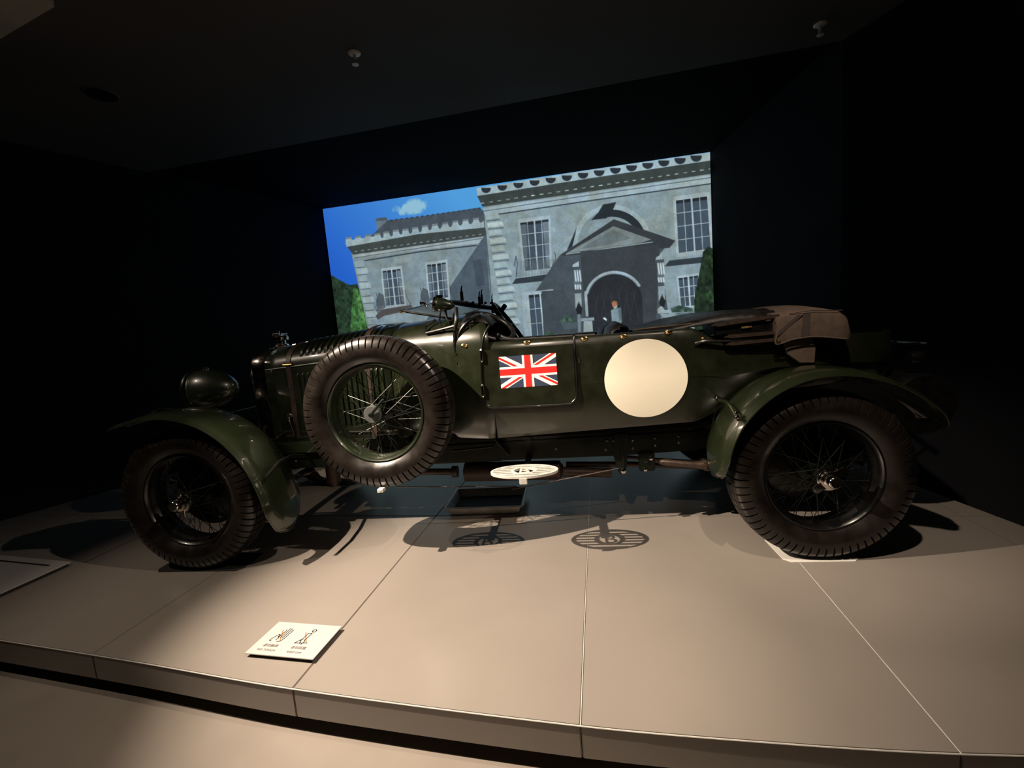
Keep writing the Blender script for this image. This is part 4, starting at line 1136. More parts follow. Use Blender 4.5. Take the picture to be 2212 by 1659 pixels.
b = MB(); b.lathe([(0.001, -0.042), (0.043, -0.042), (0.046, -0.038), (0.046, -0.022), (0.02, -0.022)], 'y', seg=28); sub(b, 'hub_disc', 'grey')
b = MB(); b.lathe([(0.001, -0.060), (0.010, -0.060), (0.013, -0.056), (0.013, -0.042)], 'y', seg=14); b.tube([(0.0, -0.052, 0.0), (0.045, -0.060, 0.045), (0.078, -0.056, 0.078)], [0.009, 0.0075, 0.008], 8)
sub(b, 'clamp_handle', 'frame')
b = MB(); b.box((-0.018, -0.048, -0.418), (0.014, -0.006, -0.398)); b.lathe([(0.002, -0.052), (0.009, -0.052), (0.009, -0.046)], 'y', (-0.004, 0, -0.408), 12)
sub(b, 'tyre_clamp', 'alu', bevel=0.002)
# brake drums with ribs
for x in (0.0, 3.302):
    for s in (1, -1):
        b = MB(); y0 = CY - s * (CY - 0.150)
        b.lathe([(0.03, 0), (0.19, 0), (0.205, s * 0.008), (0.205, s * 0.060), (0.198, s * 0.064), (0.198, s * 0.070), (0.03, s * 0.072)], 'y', (x, y0, HZ), 40)
        b.build('brake_drum', 'black', car)

# ---------------------------------------------------------------- radiator
def rad_out(hw, zb, zt, zs, n=10, k=1.0):
    pts = [(CY - hw, zb), (CY - hw, zb + 0.2), (CY - hw, zs - 0.12), (CY - hw, zs)]
    for i in range(1, n + 1):
        a = pi / 2 * i / n
        pts.append((CY - hw * cos(a) ** 0.62, zs + (zt - zs) * sin(a) ** 0.95))
    return pts + [(2 * CY - y, z) for y, z in pts[::-1][1:]]
rad = MB(); secs = []
for x, d in ((0.165, -0.030), (0.140, -0.026), (0.132, -0.012), (0.136, -0.004), (0.150, 0), (0.226, 0.0), (0.238, -0.006), (0.238, -0.02)):
    secs.append([(x, y, z) for y, z in rad_out(0.297 + d, 0.622 - d, 1.228 + d, 1.09)])
rad.loft(secs, closed_sec=True)
rshell = rad.build('radiator_shell', 'chrome', car, angle=50)
b = MB(); o = rad_out(0.268, 0.65, 1.20, 1.08)
b.prism(o, 0.160, 0.166, 'x'); b.build('radiator_core', 'black', car, smooth=False)
b = MB()
for k in range(27):
    y = CY - 0.26 + k * 0.02; zt = 1.195 - 0.115 * abs((y - CY) / 0.268) ** 4; b.tube([(0.157, y, 0.655), (0.157, y, zt)], 0.0016, 5)
for k in range(26): b.tube([(0.155, CY - 0.262, 0.665 + k * 0.02), (0.155, CY + 0.262, 0.665 + k * 0.02)], 0.0016, 5)
g = b.build('radiator_mesh', 'chrome', car); g['kind'] = 'stuff'
b = MB(); b.lathe([(0.055, 1.218), (0.050, 1.235), (0.034, 1.245), (0.034, 1.262), (0.052, 1.266), (0.054, 1.286), (0.046, 1.296), (0.001, 1.300)], 'z', (0.175, CY, 0), 24)
b.build('filler_cap', 'chrome', car)
b = MB()
for s in (-1, 1): b.prism([(0.150, 1.292), (0.172, 1.292), (0.185, 1.312), (0.150, 1.322), (0.132, 1.318)], CY + s * 0.004, CY + s * 0.085, 'y')
b.lathe([(0.001, 1.298), (0.014, 1.298), (0.010, 1.33), (0.001, 1.335)], 'z', (0.165, CY, 0), 12)
b.build('winged_mascot', 'chrome', car, bevel=0.003)

# ---------------------------------------------------------------- bonnet and scuttle
BX = [0.235, 0.60, 1.115, 1.30, 1.50, 1.66, 1.75]
BHW = [0.300, 0.335, 0.392, 0.440, 0.510, 0.548, 0.560]
BZH = [1.075, 1.095, 1.125, 1.13, 1.135, 1.14, 1.14]
BZT = [1.218, 1.258, 1.305, 1.318, 1.330, 1.335, 1.335]
def hoodpt(x, a, d=0.0):
    """a: 0 at the hinge on the near side .. pi/2 at the crown .. pi far side"""
    hw = interp(x, BX, BHW) + d; zh = interp(x, BX, BZH); zt = interp(x, BX, BZT) + d
    c, s_ = cos(a), sin(a)
    return (x, CY - hw * math.copysign(abs(c) ** 0.72, c), zh + (zt - zh) * s_ ** 0.92)
def sec(x, zb, d=0.0, n=28):
    hw = interp(x, BX, BHW) + d; zh = interp(x, BX, BZH)
    near = [(x, CY - hw + 0.012, zb), (x, CY - hw, zb + 0.03), (x, CY - hw, (zb + zh) / 2), (x, CY - hw, zh - 0.03)]
    arc = [hoodpt(x, pi * i / n, d) for i in range(n + 1)]
    return near + arc + [(p[0], 2 * CY - p[1], p[2]) for p in near[::-1]]
b = MB(); b.loft([sec(x, 0.640) for x in np.linspace(0.240, 1.105, 12)])
bonnet = b.build('bonnet', 'paint', car, angle=50, solid=0.003)
b = MB(); b.tube([hoodpt(x, 0.02, 0.001) for x in np.linspace(0.245, 1.10, 8)], 0.0045, 8)
b.build('hinge', 'paint', bonnet)
b = MB(); b.tube([(x, CY, interp(x, BX, BZT) + 0.003) for x in np.linspace(0.245, 1.10, 8)], 0.006, 8); b.build('hinge', 'chrome', bonnet)
b = MB()
for k in range(34): b.lathe([(0.0035, 0), (0.003, -0.0015), (0.0005, -0.0022)], 'y', (0.26 + k * 0.025, CY - interp(0.26 + k * 0.025, BX, BHW) - 0.0005, interp(0.26 + k * 0.025, BX, BZH) - 0.016), 6)
b.build('rivets', 'paint', bonnet)['kind'] = 'stuff'
# raised louvres over the top panels
for side in (0, 1):
    for k in range(13):
        x = 0.50 + k * 0.043; b = MB(); secs = []
        for i in range(13):
            a = 0.34 + (1.40 - 0.34) * i / 12; e = min(1, min(i, 12 - i) / 2.0)
            xx = x + 0.012 * sin(a)
            p0 = Vector(hoodpt(xx - 0.014, a, 0.0005)); p1 = Vector(hoodpt(xx - 0.006, a, 0.002 + 0.012 * e)); p2 = Vector(hoodpt(xx + 0.010, a, 0.002 + 0.014 * e)); p3 = Vector(hoodpt(xx + 0.011, a, 0.0005))
            q = [p0, p1, p2, p3]
            if side: q = [Vector((p.x, 2 * CY - p.y, p.z)) for p in q]
            secs.append(q)
        b.loft(secs, closed_sec=True, cap=True); b.build('louvre', 'paint', bonnet, angle=30)
# vertical louvres down the sides
for side in (0, 1):
    for k in range(17):
        x = 0.47 + k * 0.036; hw = interp(x, BX, BHW); b = MB(); y = CY - hw
        pr = [(x - 0.012, y + 0.001), (x + 0.004, y - 0.012), (x + 0.008, y - 0.012), (x + 0.009, y + 0.001)]
        secs = []
        for z, e in ((0.70, 0), (0.712, 0.8), (0.73, 1), (1.02, 1), (1.038, 0.8), (1.05, 0)):
            q = [(px, y + 0.001 + (py - y - 0.001) * e, z) for px, py in pr]
            if side: q = [(a_, 2 * CY - b_, c_) for a_, b_, c_ in q]
            secs.append(q)
        b.loft(secs, closed_sec=True, cap=True); b.build('louvre', 'paint', bonnet, angle=30)
# bonnet straps with buckles
for x in (0.415, 0.955):
    st = MB(); secs = []
    path = [(CY - interp(x, BX, BHW) - 0.004, 0.625 + k * 0.09) for k in range(5)]
    zh = interp(x, BX, BZH)
    P = [Vector((x, y, z)) for y, z in path] + [Vector(hoodpt(x, a, 0.006 + (0.014 if x > 0.5 and 0.3 < a < 2.84 else 0))) for a in np.linspace(0, pi, 31)]
    P += [Vector((p.x, 2 * CY - p.y, p.z)) for p in P[:5][::-1]]
    for i, p in enumerate(P):
        t = (P[min(i + 1, len(P) - 1)] - P[max(i - 1, 0)]).normalized(); n = Vector((1, 0, 0)).cross(t).normalized()
        secs.append([p + Vector((-0.016, 0, 0)) - n * 0.002, p + Vector((0.016, 0, 0)) - n * 0.002, p + Vector((0.016, 0, 0)) + n * 0.002, p + Vector((-0.016, 0, 0)) + n * 0.002])
    st.loft(secs, closed_sec=True, cap=True); so = st.build('bonnet_strap', 'strap', car, angle=40)
    if x < 0.5:
        p = Vector(hoodpt(x, 0.10, 0.012)); bk = MB(); bk.tube([p + Vector((-0.030, 0, 0)), p + Vector((0.030, 0, 0))], 0.0045, 8)
        bk.tube([p + Vector((-0.022, 0.003, 0.022)), p + Vector((-0.022, -0.001, -0.002)), p + Vector((0.022, -0.001, -0.002)), p + Vector((0.022, 0.003, 0.022))], 0.003, 8)
        bk.build('buckle', 'brass', so)
# bonnet side catch
b = MB(); y = CY - interp(0.39, BX, BHW) - 0.012
b.tube([(0.372, y, 0.775), (0.378, y - 0.010, 0.755), (0.388, y - 0.006, 0.70), (0.394, y, 0.655)], [0.008, 0.011, 0.006, 0.007], 10)
b.lathe([(0.001, -0.012), (0.012, -0.010), (0.014, 0.0), (0.010, 0.012)], 'y', (0.371, y, 0.778), 12); b.build('bonnet_catch', 'chrome', car)

# body-side profile (scuttle and tub share it)
KX = [1.115, 1.30, 1.50, 1.66, 1.72, 2.80, 2.95, 3.20, 3.50, 3.75, 3.86]
KHW = [0.394, 0.442, 0.512, 0.550, 0.560, 0.560, 0.552, 0.535, 0.495, 0.43, 0.36]
KZB = [0.625, 0.622, 0.618, 0.616, 0.616, 0.652, 0.715, 0.790, 0.800, 0.79, 0.80]
KZT = [1.125, 1.13, 1.135, 1.140, 1.152, 1.146, 1.05, 1.035, 1.02, 1.0, 0.98]
TUCK = [(0.090, -0.004), (0.046, -0.003), (0.041, 0.004), (0.033, 0.03), (0.025, 0.06), (0.017, 0.10), (0.0095, 0.145), (0.004, 0.19), (0.001, 0.23), (0.0, 0.26)]
def side_y(x, z):
    zb = interp(x, KX, KZB); return CY - interp(x, KX, KHW) + interp(z - zb, [q[1] for q in TUCK], [q[0] for q in TUCK])
def side(x, d=0.0):
    hw = interp(x, KX, KHW) + d; zb = interp(x, KX, KZB)
    return [(hw - d_, zb + z_) for d_, z_ in TUCK]
b = MB(); secs = []
for x in np.linspace(1.112, 1.735, 14):
    zh = interp(x, BX, BZH); hw = interp(x, KX, KHW) - 0.002
    k = min(1, (x - 1.112) / 0.25)
    near = []
    for (h, z) in side(x, -0.002): near.append((x, CY - (h * k + hw * (1 - k)) , z))
    near += [(x, CY - hw, (zh + 0.8) / 2), (x, CY - hw, zh - 0.03)]
    zt = interp(x, BX, BZT)
    cut_ = max(0, (x - 1.63)) / 0.105            # cockpit cut-away: the crown falls towards the door tops
    arc = []
    for i in range(29):
        a = pi * i / 28; c = cos(a)
        arc.append((x, CY - hw * math.copysign(abs(c) ** 0.72, c), zh + (zt - zh) * sin(a) ** 0.92 * 1.0))
    secs.append(near + arc + [(p[0], 2 * CY - p[1], p[2]) for p in near[::-1]])
# trim the rear edge so that it sweeps back at the sides
for s_ in range(9, 14):
    k = (s_ - 9) / 4
    n_ = len(secs[s_])
    for j in range(n_):
        p = secs[s_][j]; off = (CY - p[1]) / 0.55; crown = max(0, 1 - abs(off) ** 2.5)
        secs[s_][j] = (p[0] - 0.085 * k * crown, p[1], p[2])
b.loft(secs)
b.build('scuttle', 'scuttle_paint', car, angle=50, solid=0.004)
b = MB(); b.tube([(p[0], p[1], p[2]) for p in [hoodpt(1.113, pi * i / 24, 0.002) for i in range(25)]], 0.006, 8)
b.build('scuttle_beading', 'black', car)

def wall_sec(x, s):
    hw = interp(x, KX, KHW); zt = interp(x, KX, KZT); zb = interp(x, KX, KZB)
    pts = [(h, z) for h, z in side(x)]
    pts += [(hw + 0.0005, (zt + zb) / 2), (hw - 0.0002, zt - 0.10), (hw - 0.002, zt - 0.050), (hw - 0.007, zt - 0.020), (hw - 0.016, zt - 0.004), (hw - 0.028, zt), (hw - 0.044, zt - 0.006), (hw - 0.050, zt - 0.03), (hw - 0.052, zb + 0.10), (hw - 0.054, zb + 0.02), (hw - 0.07, zb + 0.004)]
    return [(x, CY - s * h, z) for h, z in pts]
for s, nm in ((1, 'body_side'), (-1, 'body_side')):
    b = MB(); xs = [1.735, 1.80, 2.0, 2.3, 2.6, 2.74, 2.79, 2.82, 2.85, 2.89, 2.95, 3.05, 3.2, 3.35, 3.5, 3.62, 3.75, 3.84]
    KZ2 = KZT
    b.loft([wall_sec(x, s) for x in xs], closed_sec=True, cap=True)
    b.build(nm, 'cloth_paint', car, angle=50)
# tail panel and floor of the tub
b = MB(); secs = []
for k in range(9):
    t = k / 8; z = 0.80 + t * 0.18; xx = 3.83 + 0.035 * sin(pi * t)
    secs.append([(xx - 0.05 * abs(u) ** 3, CY + u * 0.37, z) for u in np.linspace(-1, 1, 13)])
b.loft(secs); b.build('tail_panel', 'cloth_paint', car, solid=0.006)
b = MB(); b.box((1.2, CY - 0.47, 0.60), (2.9, CY + 0.47, 0.64)); b.box((2.9, CY - 0.45, 0.74), (3.8, CY + 0.45, 0.80)); b.build('tub_floor', 'interior', car, smooth=False)
b = MB(); b.prism([(CY - 0.44, 0.62), (CY + 0.44, 0.62), (CY + 0.44, 1.10), (CY + 0.25, 1.24), (CY - 0.25, 1.24), (CY - 0.44, 1.10)], 1.58, 1.60, 'x'); b.build('dashboard', 'interior', car, smooth=False)
b = MB(); b.box((3.0, CY - 0.46, 0.60), (3.78, CY + 0.46, 0.74)); b.lathe([(0.001, CY - 0.46), (0.15, CY - 0.46), (0.16, CY - 0.44), (0.16, CY + 0.44), (0.15, CY + 0.46), (0.001, CY + 0.46)], 'y', (3.95, 0, 0.66), 24)
b.build('fuel_tank', 'black', car, angle=40)
b = MB()
for y in (0.45, 0.62, 0.78, 0.95): b.tube([(3.86, y, 0.97), (4.02, y, 0.965)], 0.007, 6)
b.tube([(4.02, 0.40, 0.965), (4.02, 1.0, 0.965)], 0.009, 8); b.build('luggage_rack', 'black', car)
b = MB(); b.lathe([(0.001, 3.90), (0.03, 3.90), (0.036, 3.93), (0.036, 3.955), (0.03, 3.965), (0.001, 3.97)], 'x', (0, 0.36, 0.90), 16); b.build('tail_lamp', 'black', car)

# ---------------------------------------------------------------- door, flag, roundel
YS = CY - 0.560
def rrect(x0, x1, z0, z1, r, n=6, top=True):
    pts = []
    for cx, cz, a0 in ((x1 - r, z0 + r, 270), ) : pts += [(cx + r * cos(radians(a0 + 90 * k / n)), cz + r * sin(radians(a0 + 90 * k / n))) for k in range(n + 1)]
    pts += [(x1, z1), (x0 + 0.012, z1)]
    pts += [(x0 + r * 0 , z1 - 0.10)]
    pts += [(x0 + 0.004 + r - r * cos(radians(90 * k / n)), z0 + r - r * sin(radians(90 * k / n))) for k in range(n + 1)]
    return pts
b = MB(); dp = rrect(1.684, 2.182, 0.798, 1.112, 0.045); b.prism(dp, YS - 0.0035, YS + 0.004, 'y')
door = b.build('door', 'cloth_paint', car, bevel=0.0015)
bead = [(1.742, YS + 0.020, 1.240), (1.716, YS + 0.002, 1.195), (1.700, YS - 0.002, 1.14), (1.690, YS - 0.004, 1.08), (1.683, YS - 0.004, 0.98), (1.680, YS - 0.004, 0.87), (1.688, YS - 0.004, 0.828), (1.708, YS - 0.004, 0.805), (1.745, YS - 0.003, 0.797),
        (1.90, YS - 0.003, 0.794), (2.125, YS - 0.004, 0.793), (2.163, YS - 0.004, 0.803), (2.186, YS - 0.004, 0.835), (2.191, YS - 0.004, 0.90), (2.190, YS - 0.004, 1.05), (2.190, YS - 0.002, 1.10), (2.190, YS + 0.004, 1.135), (2.190, YS + 0.014, 1.152), (2.190, YS + 0.03, 1.158)]
b = MB(); b.tube(smooth_path(bead, 4), 0.0062, 10); b.build('beading', 'black', door)
for x, z in ((1.691, 1.085), (1.682, 0.895)):
    b = MB(); b.tube([(x, YS - 0.012, z - 0.028), (x, YS - 0.012, z + 0.028)], 0.0085, 12); b.tube([(x, YS - 0.012, z + 0.026), (x, YS - 0.012, z + 0.036)], [0.0085, 0.004], 10)
    b.tube([(x, YS - 0.012, z - 0.026), (x, YS - 0.012, z - 0.036)], [0.0085, 0.004], 10); b.build('door_hinge', 'chrome', door)
def flag():
    x0, x1, z0, z1 = 1.783, 2.089, 0.899, 1.070; W = x1 - x0; H = z1 - z0; cx = (x0 + x1) / 2; cz = (z0 + z1) / 2
    y = YS - 0.0040
    b = MB()
    def fp(poly, d, m): b.cur = m; b.prism(poly, y - 0.0003 * d, y + 0.0004, 'y')
    fp([(x0, z0), (x1, z0), (x1, z1), (x0, z1)], 0.5, 0)
    def clip(poly):
        out = poly
        for ax, lim, sg_ in ((0, x0, 1), (0, x1, -1), (1, z0, 1), (1, z1, -1)):
            res = []
            for i in range(len(out)):
                a = out[i]; c = out[(i + 1) % len(out)]; ia = sg_ * (a[ax] - lim) >= -1e-9; ic = sg_ * (c[ax] - lim) >= -1e-9
                if ia: res.append(a)
                if ia != ic:
                    t = (lim - a[ax]) / (c[ax] - a[ax]); res.append((a[0] + (c[0] - a[0]) * t, a[1] + (c[1] - a[1]) * t))
            out = res
        return out
    def diag(sx, sz, w0, w1, m, d, half=False):
        dx, dz = sx * W / 2, sz * H / 2; L = math.hypot(dx, dz); ux, uz = dx / L, dz / L; nx, nz = -uz, ux
        a = (cx, cz); e = (cx + dx * 1.2, cz + dz * 1.2)
        fp(clip([(a[0] + nx * w0, a[1] + nz * w0), (e[0] + nx * w0, e[1] + nz * w0), (e[0] + nx * w1, e[1] + nz * w1), (a[0] + nx * w1, a[1] + nz * w1)]), d, m)
    t = H / 30
    for sx, sz in ((1, 1), (-1, -1), (1, -1), (-1, 1)):
        diag(sx, sz, -3 * t, 3 * t, 1, 1)
    for sx, sz in ((1, 1), (-1, -1)): diag(sx, sz, 0, 2 * t, 2, 2)
    for sx, sz in ((1, -1), (-1, 1)): diag(sx, sz, 0, 2 * t, 2, 2)
    fp([(x0, cz - 5 * t), (x1, cz - 5 * t), (x1, cz + 5 * t), (x0, cz + 5 * t)], 3, 1); fp([(cx - 5 * t, z0), (cx + 5 * t, z0), (cx + 5 * t, z1), (cx - 5 * t, z1)], 3.2, 1)
    fp([(x0, cz - 3 * t), (x1, cz - 3 * t), (x1, cz + 3 * t), (x0, cz + 3 * t)], 4, 2); fp([(cx - 3 * t, z0), (cx + 3 * t, z0), (cx + 3 * t, z1), (cx - 3 * t, z1)], 4.2, 2)
    f = b.build('painted_flag', ['navy', 'white', 'red'], door, smooth=False); f['label'] = 'red white and navy union flag'
flag()
b = MB(); secs = []
for rr_ in [0, 0.1, 0.2, 0.3, 0.4, 0.5, 0.6, 0.7, 0.8, 0.9, 1.0]:
    row = []
    for k in range(72):
        x, z = 2.546 + 0.212 * rr_ * cos(2 * pi * k / 72), 0.900 + 0.2085 * rr_ * sin(2 * pi * k / 72); row.append((x, side_y(x, z) - 0.0032, z))
    secs.append(row)
b.loft(secs, closed_sec=True)
b.build('roundel', 'cream', car)['label'] = 'large blank cream roundel'
b = MB(); b.box((2.205, YS - 0.004, 1.005), (2.212, YS + 0.002, 1.035)); b.build('door_plate', 'brass', car, bevel=0.001)
for x, z, dy in ((1.596, 1.145, 0.0), (1.940, 1.136, 0.004), (2.243, 1.133, 0.004), (2.444, 1.129, 0.004), (2.671, 1.134, 0.004)):
    hw = interp(x, KX, KHW); b = MB(); n = 14
    ring_ = lambda r, y: [(x + r * 1.5 * cos(2 * pi * k / n), y, z + r * 0.8 * sin(2 * pi * k / n)) for k in range(n)]
    y = CY - hw + dy
    b.loft([ring_(0.013, y + 0.001), ring_(0.013, y - 0.004), ring_(0.009, y - 0.006), ring_(0.006, y - 0.012), ring_(0.005, y - 0.013)], closed_sec=True, cap=True)
    b.build('turn_button', 'brass', car)
# bright rail at the tub edge
b = MB(); b.tube([(2.50, CY - 0.535, 1.158), (2.65, CY - 0.533, 1.163), (2.79, CY - 0.53, 1.166)], 0.0055, 8); b.build('edge_rail', 'bronze', car)

# ---------------------------------------------------------------- mudguards
def mudguard(cx, th, rr, ywid, thick, nm, far=False, crown=0.030):
    """th: angles (deg) round the hub, rr: lip radius; ywid (outer y, inner y)"""
    secs = []; N = 46
    ys = [(-0.02, 0.0), (0.0, 0.010), (0.06, 0.55), (0.25, 0.85), (0.5, 1.0), (0.75, 0.85), (0.94, 0.5), (1.0, 0.15)]
    for i in range(N + 1):
        a = th[0] + (th[-1] - th[0]) * i / N
        r = interp(a, th if th[0] < th[-1] else th[::-1], rr if th[0] < th[-1] else rr[::-1])
        e = min(i, N - i) / 4.0; e = min(1, e) ** 0.5               # rounded ends
        yo, yi = ywid; ym = (yo + yi) / 2; hw_ = (yi - yo) / 2 * (0.35 + 0.65 * e)
        row = []
        for t, h in ys:
            y = ym - hw_ + 2 * hw_ * t; q = r + crown * h
            if far: y = 2 * CY - y
            row.append((cx + q * cos(radians(a)), y, HZ + q * sin(radians(a))))
        secs.append(row)
    b = MB(); b.loft(secs); o = b.build(nm, 'guard', car, solid=thick, angle=60)
    e = MB(); e.tube([(s_[0][0], s_[0][1], s_[0][2]) for s_ in secs], 0.0042, 8); e.build('rolled_edge', 'guard', o)
    return o
for far in (False, True):
    mudguard(3.302, [20, 30, 38, 50, 65, 80, 100, 120, 135, 150, 165, 180], [0.56, 0.54, 0.522, 0.505, 0.492, 0.485, 0.482, 0.476, 0.470, 0.466, 0.458, 0.448], (-0.065, 0.235), 0.004, 'rear_mudguard', far)
    mudguard(0.0, [-22, -10, 0, 10, 25, 40, 60, 80, 100, 118, 128, 136], [0.560, 0.530, 0.505, 0.488, 0.474, 0.468, 0.466, 0.470, 0.484, 0.510, 0.545, 0.590], (-0.075, 0.225), 0.004, 'front_mudguard', far, 0.026)
    f = (lambda y: 2 * CY - y) if far else (lambda y: y)
    b = MB(); b.tube([(2.905, f(-0.066), 0.720), (2.900, f(0.0), 0.762), (2.905, f(0.10), 0.775), (2.915, f(0.24), 0.760), (2.93, f(0.40), 0.60)], 0.010, 10); b.build('mudguard_stay', 'guard', car)
    b = MB(); b.tube([(0.545, f(-0.07), 0.545), (0.535, f(0.06), 0.590), (0.52, f(0.20), 0.585), (0.50, f(0.42), 0.52)], 0.010, 10); b.build('mudguard_stay', 'black', car)
    b = MB(); b.tube([(-0.14, f(-0.07), 0.885), (-0.16, f(0.08), 0.925), (-0.16, f(0.24), 0.89), (-0.12, f(0.42), 0.58)], 0.009, 10); b.build('mudguard_stay', 'black', car)
    b = MB(); 
    for (x, y, z) in ((2.895, -0.072, 0.735), (2.898, -0.058, 0.752), (2.90, 0.24, 0.775)): b.lathe([(0.001, -0.010), (0.008, -0.008), (0.009, 0.0), (0.009, 0.008)], 'y', (x, f(y), z), 10)
    b.build('stay_bolts', 'chrome', car)

# ---------------------------------------------------------------- headlamps, badge bar, dumb irons
for far in (False, True):
    y = 2 * CY - 0.455 if far else 0.455
    b = MB(); b.lathe([(0.001, -0.285), (0.06, -0.292), (0.112, -0.288), (0.124, -0.276), (0.129, -0.262), (0.129, -0.25), (0.124, -0.246), (0.130, -0.22), (0.128, -0.18), (0.117, -0.13), (0.096, -0.08), (0.066, -0.038), (0.032, -0.012), (0.001, -0.004)], 'x', (0.045, y, 0.985), 36)
    hl = b.build('headlamp', 'paint', car)
    b = MB(); b.lathe([(0.112, -0.296), (0.130, -0.292), (0.139, -0.278), (0.139, -0.262), (0.134, -0.256), (0.118, -0.280)], 'x', (0.045, y, 0.985), 36, closed=True); b.build('lamp_rim', 'frame', hl)
    b = MB()
    for k in range(-6, 7):
        h = math.sqrt(max(0.0, 0.118 ** 2 - (k * 0.018) ** 2)); b.tube([(-0.250, y + k * 0.018, 0.985 - h), (-0.250, y + k * 0.018, 0.985 + h)], 0.0018, 5); b.tube([(-0.252, y - h, 0.985 + k * 0.018), (-0.252, y + h, 0.985 + k * 0.018)], 0.0018, 5)
    b.build('stone_guard', 'chrome', hl)['kind'] = 'stuff'
    b = MB(); b.lathe([(0.016, 1.112), (0.017, 1.122), (0.010, 1.130), (0.001, 1.133)], 'z', (-0.155, y, 0), 14); b.build('vent_cap', 'chrome', hl)
    b = MB(); b.tube([(-0.14, y, 0.86), (-0.14, y, 0.80), (-0.06, y, 0.68), (0.02, y + (0.05 if not far else -0.05), 0.56)], [0.016, 0.014, 0.014, 0.016], 10); b.build('lamp_bracket', 'black', car)
b = MB(); b.tube([(-0.14, 0.455, 0.80), (-0.14, 2 * CY - 0.455, 0.80)], 0.014, 10); b.build('lamp_bar', 'black', car)

# ---------------------------------------------------------------- chassis
for s in (1, -1):
    y = CY - s * 0.36
    top = [(-0.50, 0.40), (-0.40, 0.47), (-0.20, 0.535), (0.10, 0.552), (1.4, 0.552), (2.5, 0.562), (2.85, 0.562), (3.05, 0.62), (3.30, 0.68), (3.55, 0.66), (3.9, 0.58)]
    bot = [(3.9, 0.53), (3.55, 0.58), (3.30, 0.60), (3.05, 0.53), (2.85, 0.452), (2.4, 0.440), (1.4, 0.445), (0.3, 0.452), (0.0, 0.470), (-0.25, 0.470), (-0.42, 0.41), (-0.50, 0.37)]
    b = MB(); b.prism(top + bot, y - 0.020, y + 0.020, 'y'); b.build('frame_rail', 'frame', car, bevel=0.004)
b = MB()
for x in (0.15, 1.25, 2.2, 2.9, 3.8): b.box((x - 0.03, CY - 0.34, 0.47), (x + 0.03, CY + 0.34, 0.53))
b.build('cross_member', 'frame', car, bevel=0.004)
YR = CY - 0.36 - 0.020
for x, z in ((2.346, 0.535), (2.336, 0.480), (2.383, 0.53), (2.383, 0.485), (2.430, 0.53), (2.430, 0.487), (2.489, 0.525), (2.489, 0.48), (2.614, 0.535), (2.614, 0.49), (2.744, 0.54), (2.744, 0.50), (2.05, 0.50), (0.30, 0.50), (0.42, 0.50), (1.30, 0.50)):
    b = MB(); b.lathe([(0.009, 0.0), (0.008, -0.006), (0.004, -0.009), (0.0005, -0.010)], 'y', (x, YR, z), 8); b.build('rivet', 'bronze', car)
# undershield / valance between body and rail
b = MB(); b.prism([(0.25, 0.552), (2.80, 0.562), (2.80, 0.655), (2.4, 0.63), (1.2, 0.625), (0.25, 0.645)], YR + 0.012, YR + 0.030, 'y'); b.prism([(0.25, 0.552), (2.80, 0.562), (2.80, 0.655), (2.4, 0.63), (1.2, 0.625), (0.25, 0.645)], 2 * CY - YR - 0.030, 2 * CY - YR - 0.012, 'y')
b.build('valance', 'frame', car, smooth=False)
b = MB(); b.box((0.20, YR - 0.03, 0.556), (0.98, YR + 0.05, 0.622)); b.build('bonnet_sill', 'paint', car, bevel=0.004)
# hanger bracket at the rear spring's front eye
b = MB(); b.prism([(2.385, 0.575), (2.465, 0.575), (2.452, 0.42), (2.440, 0.345), (2.410, 0.335), (2.395, 0.36), (2.375, 0.45)], YR - 0.022, YR - 0.004, 'y'); b.tube([(2.425, YR - 0.030, 0.57), (2.425, YR - 0.030, 0.36)], 0.007, 8)
hb = b.build('spring_hanger', 'frame', car, bevel=0.003)
b = MB(); b.lathe([(0.001, -0.016), (0.014, -0.014), (0.016, -0.004), (0.016, 0.01)], 'y', (2.424, YR - 0.028, 0.360), 16); b.build('bolt', 'chrome', hb)
b = MB(); b.box((2.515, YR - 0.026, 0.350), (2.605, YR - 0.004, 0.455)); sb = b.build('damper_body', 'frame', car, bevel=0.006)
for x, z in ((2.555, 0.412), (2.582, 0.425), (2.548, 0.362)):
    b = MB(); b.lathe([(0.001, -0.012), (0.010, -0.010), (0.012, 0.0), (0.012, 0.006)], 'y', (x, YR - 0.026, z), 12); b.build('bolt', 'chrome' if x != 2.555 else 'black', sb)
b = MB(); b.tube([(2.63, YR - 0.03, 0.402), (2.66, YR - 0.03, 0.398), (2.80, YR - 0.03, 0.378), (2.88, YR - 0.03, 0.370)], [0.014, 0.020, 0.018, 0.026], 12); b.tube([(2.88, YR - 0.05, 0.37), (2.88, YR + 0.03, 0.37)], 0.026, 14); b.build('damper_arm', 'bronze', car)
# springs and axles
for s in (1, -1):
    for x0, x1, cx_, zc in ((-0.48, 0.50, 0.0, 0.345), (2.42, 3.90, 3.30, 0.36)):
        y = CY - s * 0.36; b = MB()
        for k in range(6):
            t = 1 - k * 0.15; zz = zc - k * 0.009
            b.loft([[(cx_ + (u * (x1 - cx_) if u > 0 else -u * (x0 - cx_)) * t, y + yy, zz + 0.07 * (u * t) ** 2 + dz) for yy, dz in ((-0.024, -0.004), (0.024, -0.004), (0.024, 0.004), (-0.024, 0.004))] for u in np.linspace(-1, 1, 13)], closed_sec=True, cap=True)
        b.build('leaf_spring', 'rust', car, smooth=False)
b = MB(); b.tube([(0, 0.16, HZ), (0, 0.30, 0.40), (0, 0.42, 0.36), (0, CY, 0.35), (0, 1.12, 0.36), (0, 1.24, 0.40), (0, 1.38, HZ)], [0.035, 0.03, 0.028, 0.026, 0.028, 0.03, 0.035], 12); b.build('front_axle', 'black', car)
